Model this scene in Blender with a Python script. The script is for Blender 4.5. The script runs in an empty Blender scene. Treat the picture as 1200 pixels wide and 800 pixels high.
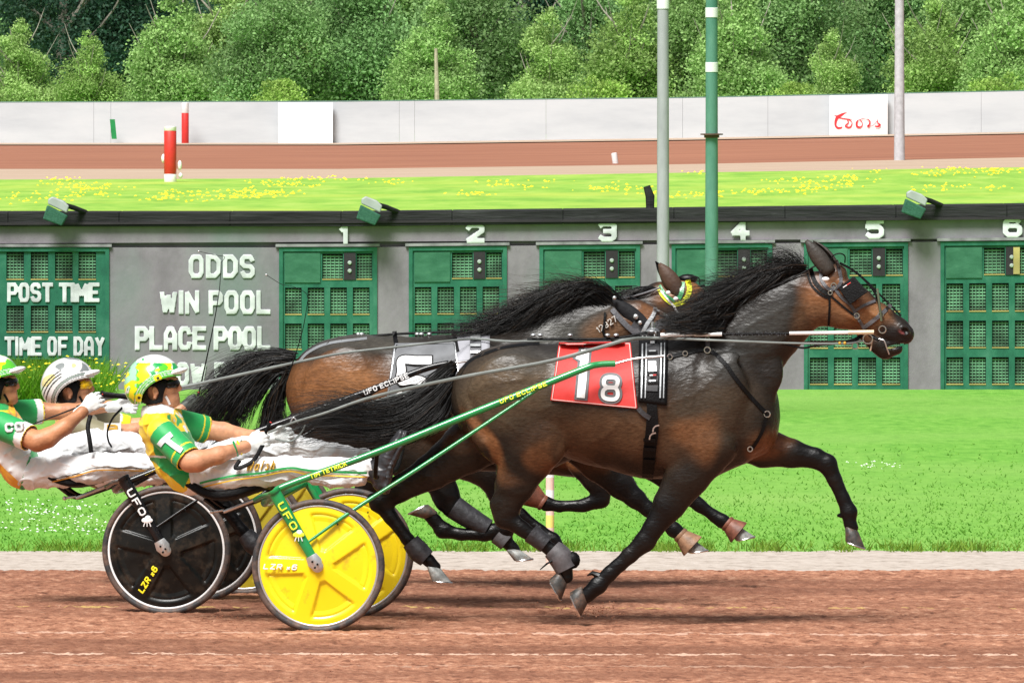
import bpy, math, random
import numpy as np
from mathutils import Vector, Matrix, noise as mnoise
R = math.radians
sc = bpy.context.scene
COL = sc.collection

# ------------------------------------------------------------------ camera, sky, sun, exposure
FPX, CAMH, HOR = 11550.0, 2.95, 60.0         # focal length in px of a 1200 px wide frame, eye height, horizon row
cam_d = bpy.data.cameras.new('camera')
cam = bpy.data.objects.new('camera', cam_d); COL.objects.link(cam)
cam.location = (0, 0, CAMH); cam.rotation_euler = (R(90), 0, 0)
cam_d.sensor_width = 36.0; cam_d.lens = FPX / 1200 * 36.0
cam_d.shift_y = -(400 - HOR) / 1200
cam_d.clip_start = 1.0; cam_d.clip_end = 6000
sc.camera = cam
SUN_EL, SUN_AZ = 56.0, 205.0                  # azimuth of the sun, degrees clockwise from +Y (behind the camera)
w = bpy.data.worlds.new("World"); sc.world = w; w.use_nodes = True
nt = w.node_tree; bg = nt.nodes['Background']
sky = nt.nodes.new('ShaderNodeTexSky'); sky.sky_type = 'NISHITA'; sky.sun_disc = False
sky.sun_elevation = R(SUN_EL); sky.sun_rotation = R(SUN_AZ); sky.dust_density = 4.0; sky.air_density = 1.0; sky.ozone_density = 1.0
hs = nt.nodes.new('ShaderNodeHueSaturation'); hs.inputs['Saturation'].default_value = 0.25
nt.links.new(sky.outputs[0], hs.inputs['Color']); nt.links.new(hs.outputs[0], bg.inputs['Color'])
bg.inputs['Strength'].default_value = 0.062
sd = bpy.data.lights.new('sun', 'SUN'); sd.energy = 3.7; sd.angle = R(22); sd.color = (1.0, 0.985, 0.955)
sun = bpy.data.objects.new('sun', sd); COL.objects.link(sun)
az, el = R(SUN_AZ), R(SUN_EL)
sdir = Vector((math.sin(az) * math.cos(el), math.cos(az) * math.cos(el), math.sin(el)))
sun.rotation_euler = sdir.to_track_quat('Z', 'Y').to_euler()
sun.location = (0, 0, 60)
sc.view_settings.view_transform = 'Standard'; sc.view_settings.look = 'None'
sc.view_settings.exposure = 0.60; sc.view_settings.gamma = 1.0

# ------------------------------------------------------------------ helpers
def W(px, py, Y):
    return np.array([(px - 600) * Y / FPX, Y, CAMH - (py - HOR) * Y / FPX])
def GY(py): return FPX * CAMH / (py - HOR)     # distance of the flat ground seen on that row

class Frame:
    def __init__(s, ox, oy, yaw):
        s.ox, s.oy, s.c, s.s = ox, oy, math.cos(yaw), math.sin(yaw); s.k = oy / FPX; s.yaw = yaw
    def L(s, px, py, lat=0.0):
        q = (px - 600) / FPX
        x = (q * (s.oy + lat * s.c) - s.ox - lat * s.s) / (s.c + q * s.s)
        Y = s.oy - x * s.s + lat * s.c
        return np.array([x, lat, CAMH - (py - HOR) * Y / FPX])
    def inv(s, v):
        X = s.ox + v[:, 0] * s.c + v[:, 1] * s.s; Y = s.oy - v[:, 0] * s.s + v[:, 1] * s.c
        return 600 + FPX * X / Y, HOR + (CAMH - v[:, 2]) * FPX / Y
    def place(s, o): o.location = (s.ox, s.oy, 0); o.rotation_euler = (0, 0, -s.yaw)

def link(o, parent=None):
    COL.objects.link(o)
    if parent is not None: o.parent = parent
    return o
def tag(o, label=None, cat=None, group=None, kind=None):
    if label: o['label'] = label
    if cat: o['category'] = cat
    if group: o['group'] = group
    if kind: o['kind'] = kind
    return o
def thing(name, label, cat, group=None, loc=(0, 0, 0), frame=None):
    o = bpy.data.objects.new(name, None); link(o); o.location = loc; o.empty_display_size = 0.2
    if frame: frame.place(o)
    return tag(o, label, cat, group)

def new_mesh(name, V, faces, mat=None, parent=None, smooth=True, color=None, uniform=0):
    me = bpy.data.meshes.new(name)
    V = np.asarray(V, dtype=np.float32)
    if uniform:
        Fa = np.asarray(faces, dtype=np.int32)
        me.vertices.add(len(V)); me.vertices.foreach_set('co', V.ravel())
        me.loops.add(Fa.size); me.loops.foreach_set('vertex_index', Fa.ravel())
        me.polygons.add(len(Fa)); me.polygons.foreach_set('loop_start', np.arange(0, Fa.size, uniform, dtype=np.int32))
        me.update(calc_edges=True)
    else:
        me.from_pydata([tuple(map(float, v)) for v in V], [], faces)
    me.polygons.foreach_set('use_smooth', [smooth] * len(me.polygons))
    if color is not None:
        a = me.color_attributes.new('Col', 'FLOAT_COLOR', 'POINT')
        c = np.ones((len(V), 4), dtype=np.float32); c[:, :3] = color
        a.data.foreach_set('color', c.ravel())
    if mat: me.materials.append(mat)
    o = bpy.data.objects.new(name, me)
    return link(o, parent)

def spline(pts, n):
    P = np.asarray(pts, float)
    if len(P) < 3 or n <= len(P):
        t = np.linspace(0, len(P) - 1, n); i = np.minimum(t.astype(int), len(P) - 2); f = (t - i)[:, None]
        return P[i] * (1 - f) + P[i + 1] * f
    Q = np.vstack([2 * P[0] - P[1], P, 2 * P[-1] - P[-2]])
    out = []
    for t in np.linspace(0, len(P) - 1, n):
        i = min(int(t), len(P) - 2); f = t - i
        a, b, c, d = Q[i], Q[i + 1], Q[i + 2], Q[i + 3]
        out.append(0.5 * ((2 * b) + (-a + c) * f + (2 * a - 5 * b + 4 * c - d) * f * f + (-a + 3 * b - 3 * c + d) * f ** 3))
    return np.array(out)

class MB:
    def __init__(s, origin=(0, 0, 0)): s.v, s.f, s.o = [], [], np.array(origin, float)
    def add(s, V, F):
        b = len(s.v); s.v += [np.asarray(v, float) - s.o for v in V]; s.f += [tuple(b + i for i in f) for f in F]
    def box(s, lo, hi):
        (a, b, c), (d, e, f) = lo, hi
        s.add([(a, b, c), (d, b, c), (d, e, c), (a, e, c), (a, b, f), (d, b, f), (d, e, f), (a, e, f)],
              [(0, 3, 2, 1), (4, 5, 6, 7), (0, 1, 5, 4), (1, 2, 6, 5), (2, 3, 7, 6), (3, 0, 4, 7)])
    def tube(s, pts, r, n=10, res=None, cap=True, sq=1.0):
        P = spline(pts, res) if res else np.asarray(pts, float)
        rr = np.interp(np.linspace(0, 1, len(P)), np.linspace(0, 1, len(r)), r) if hasattr(r, '__len__') else np.full(len(P), r)
        T = np.gradient(P, axis=0); T /= np.linalg.norm(T, axis=1)[:, None] + 1e-12
        up = np.array([0, 1, 0.]) if abs(T[0][1]) < 0.9 else np.array([1., 0, 0])
        V = []; 
        for i, p in enumerate(P):
            u = up - T[i] * np.dot(up, T[i]); u /= np.linalg.norm(u) + 1e-12; up = u; q = np.cross(T[i], u)
            for k in range(n):
                a = 2 * math.pi * k / n
                V.append(p + rr[i] * (math.cos(a) * u * sq + math.sin(a) * q))
        F = []
        for i in range(len(P) - 1):
            for k in range(n):
                a, b = i * n + k, i * n + (k + 1) % n
                F.append((a, b, b + n, a + n))
        if cap: F.append(tuple(reversed(range(n)))); F.append(tuple(range((len(P) - 1) * n, len(P) * n)))
        s.add(V, F)
    def lathe(s, c, axis, prof, n=24):      # prof: list of (dist along axis, radius)
        ax = np.array(axis, float); ax /= np.linalg.norm(ax)
        u = np.cross(ax, [0, 0, 1.]) if abs(ax[2]) < .9 else np.cross(ax, [1., 0, 0]); u /= np.linalg.norm(u); q = np.cross(ax, u)
        V = [np.array(c) + ax * d + r * (math.cos(2 * math.pi * k / n) * u + math.sin(2 * math.pi * k / n) * q) for d, r in prof for k in range(n)]
        F = [(i * n + k, i * n + (k + 1) % n, (i + 1) * n + (k + 1) % n, (i + 1) * n + k) for i in range(len(prof) - 1) for k in range(n)]
        F += [tuple(reversed(range(n))), tuple(range((len(prof) - 1) * n, len(prof) * n))]
        s.add(V, F)
    def ball(s, c, r, n=12):
        r = np.array(r if hasattr(r, '__len__') else (r, r, r), float); V = []; F = []
        m = max(4, n // 2)
        for i in range(m + 1):
            for k in range(n):
                th, ph = math.pi * i / m, 2 * math.pi * k / n
                V.append(np.array(c) + r * np.array([math.sin(th) * math.cos(ph), math.sin(th) * math.sin(ph), math.cos(th)]))
        for i in range(m):
            for k in range(n): F.append((i * n + k, (i + 1) * n + k, (i + 1) * n + (k + 1) % n, i * n + (k + 1) % n))
        s.add(V, F)
    def torus(s, c, R_, r, axis=(0, 1, 0), n=24, m=8):
        ax = np.array(axis, float); ax /= np.linalg.norm(ax)
        u = np.cross(ax, [0, 0, 1.]) if abs(ax[2]) < .9 else np.cross(ax, [1., 0, 0]); u /= np.linalg.norm(u); q = np.cross(ax, u)
        V = []; F = []
        for i in range(n):
            e = math.cos(2 * math.pi * i / n) * u + math.sin(2 * math.pi * i / n) * q
            for k in range(m):
                a = 2 * math.pi * k / m
                V.append(np.array(c) + e * (R_ + r * math.cos(a)) + ax * r * math.sin(a))
        for i in range(n):
            for k in range(m):
                F.append((i * m + k, ((i + 1) % n) * m + k, ((i + 1) % n) * m + (k + 1) % m, i * m + (k + 1) % m))
        s.add(V, F)
    def prism(s, pts2, y0, y1):             # outline in x,z ; thickness in y
        n = len(pts2)
        s.add([(x, y0, z) for x, z in pts2] + [(x, y1, z) for x, z in pts2],
              [tuple(range(n)), tuple(reversed(range(n, 2 * n)))] + [(i, i + n, (i + 1) % n + n, (i + 1) % n) for i in range(n)])
    def build(s, name, mat, parent=None, smooth=False, bevel=0):
        o = new_mesh(name, s.v, s.f, mat, parent, smooth)
        if smooth:
            o.data.shade_flat() if False else None
            try: o.data.set_sharp_from_angle(angle=R(42))
            except Exception: pass
        if bevel:
            m = o.modifiers.new('bevel', 'BEVEL'); m.width = bevel; m.segments = 2; m.limit_method = 'ANGLE'
        return o

# ------------------------------------------------------------------ materials
MATS = {}
def mat(name, col=(.5, .5, .5), rough=.6, metal=0., spec=.5, var=.12, vs=8., bump=.0, bs=60., attr=False, coat=0., stretch=(1, 1, 1), col2=None, sheen=0., mixr=(.35, .65), detail=5.):
    if name in MATS: return MATS[name]
    m = bpy.data.materials.new(name); m.use_nodes = True; n = m.node_tree.nodes; l = m.node_tree.links
    b = n['Principled BSDF']; b.inputs['Roughness'].default_value = rough; b.inputs['Metallic'].default_value = metal
    b.inputs['Specular IOR Level'].default_value = spec; b.inputs['Coat Weight'].default_value = coat; b.inputs['Coat Roughness'].default_value = .15
    b.inputs['Sheen Weight'].default_value = sheen
    tc = n.new('ShaderNodeTexCoord'); mp = n.new('ShaderNodeMapping'); mp.inputs['Scale'].default_value = stretch
    l.new(tc.outputs['Object'], mp.inputs['Vector'])
    nz = n.new('ShaderNodeTexNoise'); nz.inputs['Scale'].default_value = vs; nz.inputs['Detail'].default_value = detail; l.new(mp.outputs[0], nz.inputs['Vector'])
    mr = n.new('ShaderNodeMapRange'); mr.inputs['From Min'].default_value = mixr[0]; mr.inputs['From Max'].default_value = mixr[1]
    l.new(nz.outputs[0], mr.inputs['Value'])
    if attr:
        at = n.new('ShaderNodeAttribute'); at.attribute_name = 'Col'; base = at.outputs['Color']
        hv = n.new('ShaderNodeHueSaturation'); l.new(base, hv.inputs['Color'])
        mr.inputs['To Min'].default_value = 1 - var; mr.inputs['To Max'].default_value = 1 + var
        l.new(mr.outputs[0], hv.inputs['Value']); l.new(hv.outputs[0], b.inputs['Base Color'])
    else:
        mx = n.new('ShaderNodeMix'); mx.data_type = 'RGBA'
        c2 = col2 if col2 else tuple(c * (1 + var) for c in col); c1 = col if col2 else tuple(c * (1 - var) for c in col)
        mx.inputs[6].default_value = (*c1, 1); mx.inputs[7].default_value = (*c2, 1)
        l.new(mr.outputs[0], mx.inputs[0]); l.new(mx.outputs[2], b.inputs['Base Color'])
    if bump:
        nb = n.new('ShaderNodeTexNoise'); nb.inputs['Scale'].default_value = bs; nb.inputs['Detail'].default_value = 4; l.new(mp.outputs[0], nb.inputs['Vector'])
        bp = n.new('ShaderNodeBump'); bp.inputs['Strength'].default_value = bump; bp.inputs['Distance'].default_value = .01
        l.new(nb.outputs[0], bp.inputs['Height']); l.new(bp.outputs[0], b.inputs['Normal'])
    MATS[name] = m; return m
def addnode(m, kind): return m.node_tree.nodes.new(kind)

M_black = mat('black_leather', (.004, .004, .0045), .5, spec=.16, var=.3, bump=.3, bs=120)
M_grey_leather = mat('grey_leather', (.09, .09, .10), .5, var=.3, bump=.25, bs=120)
M_rubber = mat('tyre_rubber', (.032, .033, .035), .6, var=.25, vs=20, bump=.2)
M_steel = mat('polished_steel', (.6, .6, .6), .28, 1.0, var=.1)
M_alu = mat('aluminium', (.62, .64, .65), .35, .8, var=.1, bump=.1)
M_white = mat('white_paint', (.8, .8, .8), .5, var=.04)
M_whitecloth = mat('white_trouser_cloth', (.78, .79, .80), .75, var=.04, vs=14, bump=.5, bs=14, sheen=.2)
M_glove = mat('white_glove', (.74, .77, .76), .6, var=.06, bump=.3, bs=60)
M_gtube = mat('green_painted_tube', (.008, .24, .065), .3, coat=.6, var=.12, vs=5)
M_gdark = mat('dark_green_paint', (.01, .09, .045), .45, var=.2)
M_btube = mat('black_painted_tube', (.006, .006, .007), .25, spec=.4, var=.2)
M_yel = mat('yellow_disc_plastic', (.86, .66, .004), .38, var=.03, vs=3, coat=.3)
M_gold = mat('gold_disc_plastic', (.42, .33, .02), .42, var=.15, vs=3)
M_blk = mat('black_disc_plastic', (.0055, .006, .0055), .33, spec=.28, var=.5, vs=12, bump=.05)
M_yellow = mat('yellow_paint', (.85, .72, .01), .5, var=.05)
M_goldtxt = mat('gold_embroidery', (.6, .36, .04), .6, var=.1)
M_greencloth = mat('green_cloth', (.01, .30, .07), .6, var=.1)
M_hair = mat('black_horse_hair', rough=.40, spec=.32, var=.2, vs=30, attr=True)
M_hairtip = mat('brown_horse_hair', (.05, .03, .018), .5, spec=.4, var=.4, vs=30)
M_coat = mat('horse_coat', rough=.35, spec=.28, var=.20, vs=75, bump=.32, bs=60, attr=True, mixr=(.34, .66), stretch=(.6, 1, 1.3))
M_skin = mat('skin', (.54, .255, .14), .5, var=.2, vs=16, bump=.25, bs=70)
M_skin2 = mat('tanned_skin', (.46, .20, .095), .5, var=.2, vs=16, bump=.25, bs=70)
M_cloth = mat('jersey_cloth', rough=.55, var=.05, vs=10, bump=.55, bs=13, attr=True, sheen=.15)
M_plast = mat('helmet_shell', rough=.22, var=.02, attr=True, coat=.6)
M_sole = mat('hoof_horn', (.045, .045, .042), .5, var=.5, vs=25, bump=.2)
M_hoofl = mat('pale_hoof_horn', (.24, .25, .24), .5, var=.4, vs=25, bump=.2)
M_redcloth = mat('red_saddle_cloth', (.62, .035, .03), .62, var=.1, vs=9, bump=.5, bs=9)
M_greycloth = mat('grey_saddle_cloth', (.14, .145, .155), .62, var=.2, vs=9, bump=.5, bs=9)
M_lens_b = mat('dark_lens', (.004, .004, .004), .15, spec=.25, var=.05)
M_lens_y = mat('yellow_lens', (.80, .50, .01), .15, var=.25, vs=40, spec=.4)
M_boot1 = mat('tan_bell_boot', (.23, .125, .07), .55, var=.35, vs=25, bump=.2)
M_boot2 = mat('red_bell_boot', (.17, .06, .035), .55, var=.35, vs=25, bump=.2)
M_darkboot = mat('grey_tendon_boot', (.028, .028, .032), .5, var=.4, vs=25, bump=.3)
M_lgreyboot = mat('light_grey_boot', (.085, .08, .085), .6, var=.25, vs=25, bump=.2)

# ------------------------------------------------------------------ implicit surfaces
class Vol:
    def __init__(s, lo, hi, h):
        s.lo = np.array(lo, float); s.h = h
        s.n = np.ceil((np.array(hi) - s.lo) / h).astype(int) + 1
        s.ax = [(s.lo[i] + h * np.arange(s.n[i])).astype(np.float32) for i in range(3)]
        s.d = np.full(s.n, 0.3, dtype=np.float32)
    def _sl(s, lo, hi):
        a = np.clip(np.floor((np.array(lo) - s.lo) / s.h).astype(int), 0, s.n); b = np.clip(np.ceil((np.array(hi) - s.lo) / s.h).astype(int) + 1, 0, s.n)
        return a, b
    def _comb(s, a, b, f, k, op):
        if (b <= a).any(): return
        sl = tuple(slice(a[i], b[i]) for i in range(3)); D = s.d[sl]
        if op == 'sub': f = -f; 
        if op == 'add':
            h = np.maximum(k - np.abs(D - f), 0); s.d[sl] = np.minimum(D, f) - h * h / (4 * k)
        else:
            h = np.maximum(k - np.abs(D - f), 0); s.d[sl] = np.maximum(D, f) + h * h / (4 * k)
    def seg(s, P, Q, ra, rb, k=.02, op='add'):
        P, Q = np.asarray(P, float), np.asarray(Q, float); (a1, b1), (a2, b2) = ra, rb
        m = max(a1, b1, a2, b2) + k + s.h * 2
        a, b = s._sl(np.minimum(P, Q) - m, np.maximum(P, Q) + m)
        if (b <= a).any(): return
        X = s.ax[0][a[0]:b[0], None, None] - P[0]; Y = s.ax[1][None, a[1]:b[1], None] - P[1]; Z = s.ax[2][None, None, a[2]:b[2]] - P[2]
        d = Q - P; L2 = max(float(d @ d), 1e-9)
        t = np.clip((X * d[0] + Y * d[1] + Z * d[2]) / L2, 0, 1)
        rx, ry, rz = X - t * d[0], Y - t * d[1], Z - t * d[2]
        A = a1 + (a2 - a1) * t; B = b1 + (b2 - b1) * t
        r2 = rx * rx + rz * rz; y2 = ry * ry
        k0 = np.sqrt(r2 / A ** 2 + y2 / B ** 2) + 1e-7; k1 = np.sqrt(r2 / A ** 4 + y2 / B ** 4) + 1e-7
        s._comb(a, b, (k0 * (k0 - 1) / k1).astype(np.float32), k, op)
    def ell(s, c, r, ang=0., k=.02, op='add'):     # ang: rotation in the x,z plane (radians, +x towards +z)
        c = np.asarray(c, float); m = max(r) + k + 2 * s.h; a, b = s._sl(c - m, c + m)
        if (b <= a).any(): return
        X = s.ax[0][a[0]:b[0], None, None] - c[0]; Y = s.ax[1][None, a[1]:b[1], None] - c[1]; Z = s.ax[2][None, None, a[2]:b[2]] - c[2]
        ca, sa = math.cos(ang), math.sin(ang); U = X * ca + Z * sa; V = -X * sa + Z * ca
        k0 = np.sqrt((U / r[0]) ** 2 + (Y / r[1]) ** 2 + (V / r[2]) ** 2) + 1e-7
        k1 = np.sqrt((U / r[0] ** 2) ** 2 + (Y / r[1] ** 2) ** 2 + (V / r[2] ** 2) ** 2) + 1e-7
        s._comb(a, b, (k0 * (k0 - 1) / k1).astype(np.float32), k, op)
    def chain(s, pts, k=.02, op='add'):            # pts: list of (P, a, b)
        for (P, a, b), (Q, c, d) in zip(pts, pts[1:]): s.seg(P, Q, (a, b), (c, d), k, op)
    def mesh(s, smooth=1):
        d = s.d; d[0] = d[-1] = .3; d[:, 0] = d[:, -1] = .3; d[:, :, 0] = d[:, :, -1] = .3
        ins = d < 0; nx, ny, nz = ins.shape
        c = np.zeros((nx - 1, ny - 1, nz - 1), np.int8)
        offs = [(i, j, k) for i in (0, 1) for j in (0, 1) for k in (0, 1)]
        for i, j, k in offs: c += ins[i:nx - 1 + i, j:ny - 1 + j, k:nz - 1 + k]
        I = np.argwhere((c > 0) & (c < 8)); idx = np.full(c.shape, -1, np.int64); idx[I[:, 0], I[:, 1], I[:, 2]] = np.arange(len(I))
        val = {o: d[I[:, 0] + o[0], I[:, 1] + o[1], I[:, 2] + o[2]] for o in offs}
        acc = np.zeros((len(I), 3)); cnt = np.zeros(len(I))
        for o in offs:
            for ax in range(3):
                if o[ax]: continue
                q = list(o); q[ax] = 1; q = tuple(q); va, vb = val[o], val[q]; m = (va < 0) != (vb < 0)
                t = np.where(m, va / np.where(m, va - vb, 1), 0)
                p = np.tile(np.array(o, float), (len(I), 1)); p[:, ax] += t
                acc += p * m[:, None]; cnt += m
        V = s.lo + (I + acc / cnt[:, None]) * s.h
        Fs = []
        for ax in range(3):
            u, v = (ax + 1) % 3, (ax + 2) % 3
            sl0 = [slice(None)] * 3; sl1 = [slice(None)] * 3; sl0[ax] = slice(0, -1); sl1[ax] = slice(1, None)
            A, B = ins[tuple(sl0)], ins[tuple(sl1)]; E = np.argwhere(A != B)
            E = E[(E[:, u] > 0) & (E[:, v] > 0)]
            fl = ins[E[:, 0], E[:, 1], E[:, 2]]
            def g(du, dv):
                q = E.copy(); q[:, u] -= du; q[:, v] -= dv; return idx[q[:, 0], q[:, 1], q[:, 2]]
            quad = np.stack([g(1, 1), g(0, 1), g(0, 0), g(1, 0)], 1); quad[~fl] = quad[~fl][:, ::-1]
            Fs.append(quad)
        Fs = np.vstack(Fs); Fs = Fs[(Fs >= 0).all(1)]
        for _ in range(smooth):
            A = np.zeros_like(V); n = np.zeros(len(V))
            for a in range(4):
                for b_ in ((a + 1) % 4,):
                    np.add.at(A, Fs[:, a], V[Fs[:, b_]]); np.add.at(n, Fs[:, a], 1)
                    np.add.at(A, Fs[:, b_], V[Fs[:, a]]); np.add.at(n, Fs[:, b_], 1)
            V = V * .5 + .5 * A / n[:, None]
        return V, Fs
    def surf(s, x, z, side=-1, default=0.):        # lateral position of the outer surface at (x, z)
        i = (x - s.lo[0]) / s.h; k = (z - s.lo[2]) / s.h
        if not (0 <= i < s.n[0] - 1 and 0 <= k < s.n[2] - 1): return default
        i0, k0 = int(i), int(k); fi, fk = i - i0, k - k0
        col = (s.d[i0, :, k0] * (1 - fi) * (1 - fk) + s.d[i0 + 1, :, k0] * fi * (1 - fk) + s.d[i0, :, k0 + 1] * (1 - fi) * fk + s.d[i0 + 1, :, k0 + 1] * fi * fk)
        neg = np.nonzero(col < 0)[0]
        if not len(neg): return default
        j = neg[0] if side < 0 else neg[-1]; jj = j - 1 if side < 0 else j + 1
        if not 0 <= jj < len(col): return default
        t = col[j] / (col[j] - col[jj] + 1e-9); return s.lo[1] + s.h * (j + (jj - j) * t)

def on(F, V, px, py, off=.006, side=-1, default=None):
    lat = -.1 if default is None else default
    for _ in range(3):
        p = F.L(px, py, lat); q = V.surf(p[0], p[2], side, lat if default is None else default)
        lat = .5 * lat + .5 * q if _ == 0 else q
    return F.L(px, py, lat + side * off)

def strap(F, V, path, wpx, off=.006, th=.004, side=-1, default=None, n=None, mb=None, closed=False):
    """flat strap lying on an implicit surface along an image path; wpx full width in px"""
    path = np.asarray(path, float)
    L = np.linalg.norm(np.diff(path, axis=0), axis=1).sum(); n = n or max(4, int(L / 4))
    P = spline(path, n) if len(path) > 2 else spline(path, n)
    T = np.gradient(P, axis=0); T /= np.linalg.norm(T, axis=1)[:, None] + 1e-9; Nn = np.stack([-T[:, 1], T[:, 0]], 1)
    ww = np.interp(np.linspace(0, 1, n), np.linspace(0, 1, len(wpx)), wpx) if hasattr(wpx, '__len__') else np.full(n, wpx)
    mb = mb or MB(); V_ = []; F_ = []
    m = 3 if ww.max() > 6 else 2
    pr = -99
    for i in range(n):
        for u in np.linspace(-.5, .5, m):
            q = P[i] + Nn[i] * ww[i] * u
            a = on(F, V, q[0], q[1], off, side, default); V_.append(a)
        for u in np.linspace(.5, -.5, m):
            a = V_[i * 2 * m + (m - 1 - int(round((.5 - u) * (m - 1))))]
            V_.append(a - np.array([0, side * (th + .002), 0]))
    r = 2 * m
    for i in range(n - 1):
        for k in range(r):
            F_.append((i * r + k, (i + 1) * r + k, (i + 1) * r + (k + 1) % r, i * r + (k + 1) % r))
    F_.append(tuple(range(r))); F_.append(tuple(reversed(range((n - 1) * r, n * r))))
    mb.add(V_, F_); return mb

def patch(F, V, quad, nu, nv, off=.008, side=-1, default=None, wr=.003, seed=1, th=.005):
    """cloth patch: quad corners tl,tr,br,bl in px"""
    tl, tr, br, bl = [np.array(q, float) for q in quad]; V_ = []; F_ = []
    for j in range(nv + 1):
        for i in range(nu + 1):
            u, v = i / nu, j / nv; q = (tl * (1 - u) + tr * u) * (1 - v) + (bl * (1 - u) + br * u) * v
            w_ = mnoise.noise(Vector((u * 3 + seed, v * 2.5, seed))) * wr * 2 + wr * math.sin(u * 9 + v * 4) * .6
            V_.append(on(F, V, q[0], q[1], off + wr + w_, side, default))
    for j in range(nv):
        for i in range(nu):
            a = j * (nu + 1) + i; F_.append((a, a + nu + 1, a + nu + 2, a + 1))
    mb = MB(); mb.add(V_, F_); return mb

def strands(F, guides, n, rad=.0012, jit=(.012, .02, .012), seg=12, seed=0, lat_w=.03, lenr=(.6, 1.), wave=.01):
    """tapered hairs blended between neighbouring guide curves; guides: list of polylines (px,py,lat)"""
    rng = np.random.default_rng(seed); G = [spline(np.array([F.L(*p) for p in g]), seg + 1) for g in guides]
    G = np.array(G); t = np.linspace(0, 1, seg + 1); Vs = []; Fs = []; base = 0
    ring = [(math.cos(a), math.sin(a)) for a in (0, 2.1, 4.2)]
    for s in range(n):
        u = rng.random() * (len(G) - 1); i = min(int(u), len(G) - 2); f = u - i
        C = G[i] * (1 - f) + G[i + 1] * f
        le = rng.uniform(*lenr); tt = t * le * seg; ii = np.minimum(tt.astype(int), seg - 1); ff = (tt - ii)[:, None]
        C = C[ii] * (1 - ff) + C[ii + 1] * ff
        o = rng.normal(size=3) * np.array(jit); o2 = rng.normal(size=3) * np.array(jit) * 1.6; y = rng.uniform(-1, 1) * lat_w
        C = C + (o[None] * (.35 + .65 * t[:, None]) + o2[None] * t[:, None] ** 2); C[:, 1] += y
        ph = rng.random(3) * 6.3; fr = rng.uniform(2.5, 6.5)
        C = C + wave * np.stack([np.sin(t * fr + ph[0]), np.sin(t * fr + ph[1]), np.sin(t * fr + ph[2])], 1) * t[:, None]
        T = np.gradient(C, axis=0); T /= np.linalg.norm(T, axis=1)[:, None] + 1e-9
        a = np.cross(T, [0.1, 1, 0.05]); a /= np.linalg.norm(a, axis=1)[:, None] + 1e-9; b = np.cross(T, a)
        r = rad * rng.uniform(.6, 1.4) * (1 - .8 * t ** 1.6)
        Vs.append(np.stack([C + r[:, None] * (c * a + s_ * b) for c, s_ in ring], 1).reshape(-1, 3))
        k = np.arange(seg)[:, None] * 3
        for m in range(3):
            Fs.append(np.concatenate([base + k + m, base + k + (m + 1) % 3, base + k + 3 + (m + 1) % 3, base + k + 3 + m], 1))
        base += 3 * (seg + 1)
    cc = rng.uniform(.0025, .010, n); cl = np.stack([cc, cc * .97, cc * 1.0], 1); br_ = rng.random(n) < .10; cl[br_] = np.array([.045, .028, .016]) * rng.uniform(.5, 1.3, (br_.sum(), 1))
    return np.vstack(Vs), np.vstack(Fs), np.repeat(cl, 3 * (seg + 1), 0)

_fonts = {}
def text(s, size, parent, mat_, M, bold=.0, shear=0., xs=1., name='lettering', depth=.002, width=None, height=None):
    """letters as a thin mesh. M: 4x4 from text plane (x right, y up) to parent space, origin at the centre of the word"""
    cu = bpy.data.curves.new('t', 'FONT'); cu.body = s; cu.size = size; cu.offset = bold; cu.shear = shear; cu.extrude = depth / 2
    cu.align_x = 'LEFT'; cu.resolution_u = 4
    to = bpy.data.objects.new('t', cu); COL.objects.link(to)
    dg = bpy.context.evaluated_depsgraph_get(); me = bpy.data.meshes.new_from_object(to.evaluated_get(dg))
    bpy.data.objects.remove(to); me.name = name
    co = np.zeros(len(me.vertices) * 3); me.vertices.foreach_get('co', co); co = co.reshape(-1, 3)
    c = (co.max(0) + co.min(0)) / 2; co[:, :2] -= c[:2]; e = co.max(0) - co.min(0)
    if width: co[:, 0] *= width / e[0]
    if height: co[:, 1] *= height / e[1]
    co[:, 0] *= xs
    H = np.c_[co, np.ones(len(co))] @ np.array(M).T
    me.vertices.foreach_set('co', H[:, :3].ravel()); me.update(); me.materials.clear(); me.materials.append(mat_)
    o = bpy.data.objects.new(name, me); return link(o, parent)
def plane_M(origin, xdir, updir=None):
    x = Vector(xdir).normalized(); n = Vector((0, -1, 0)); y = n.cross(x).normalized(); n2 = x.cross(y)
    m = Matrix((( x.x, y.x, n2.x, origin[0]), (x.y, y.y, n2.y, origin[1]), (x.z, y.z, n2.z, origin[2]), (0, 0, 0, 1)))
    return m
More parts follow.
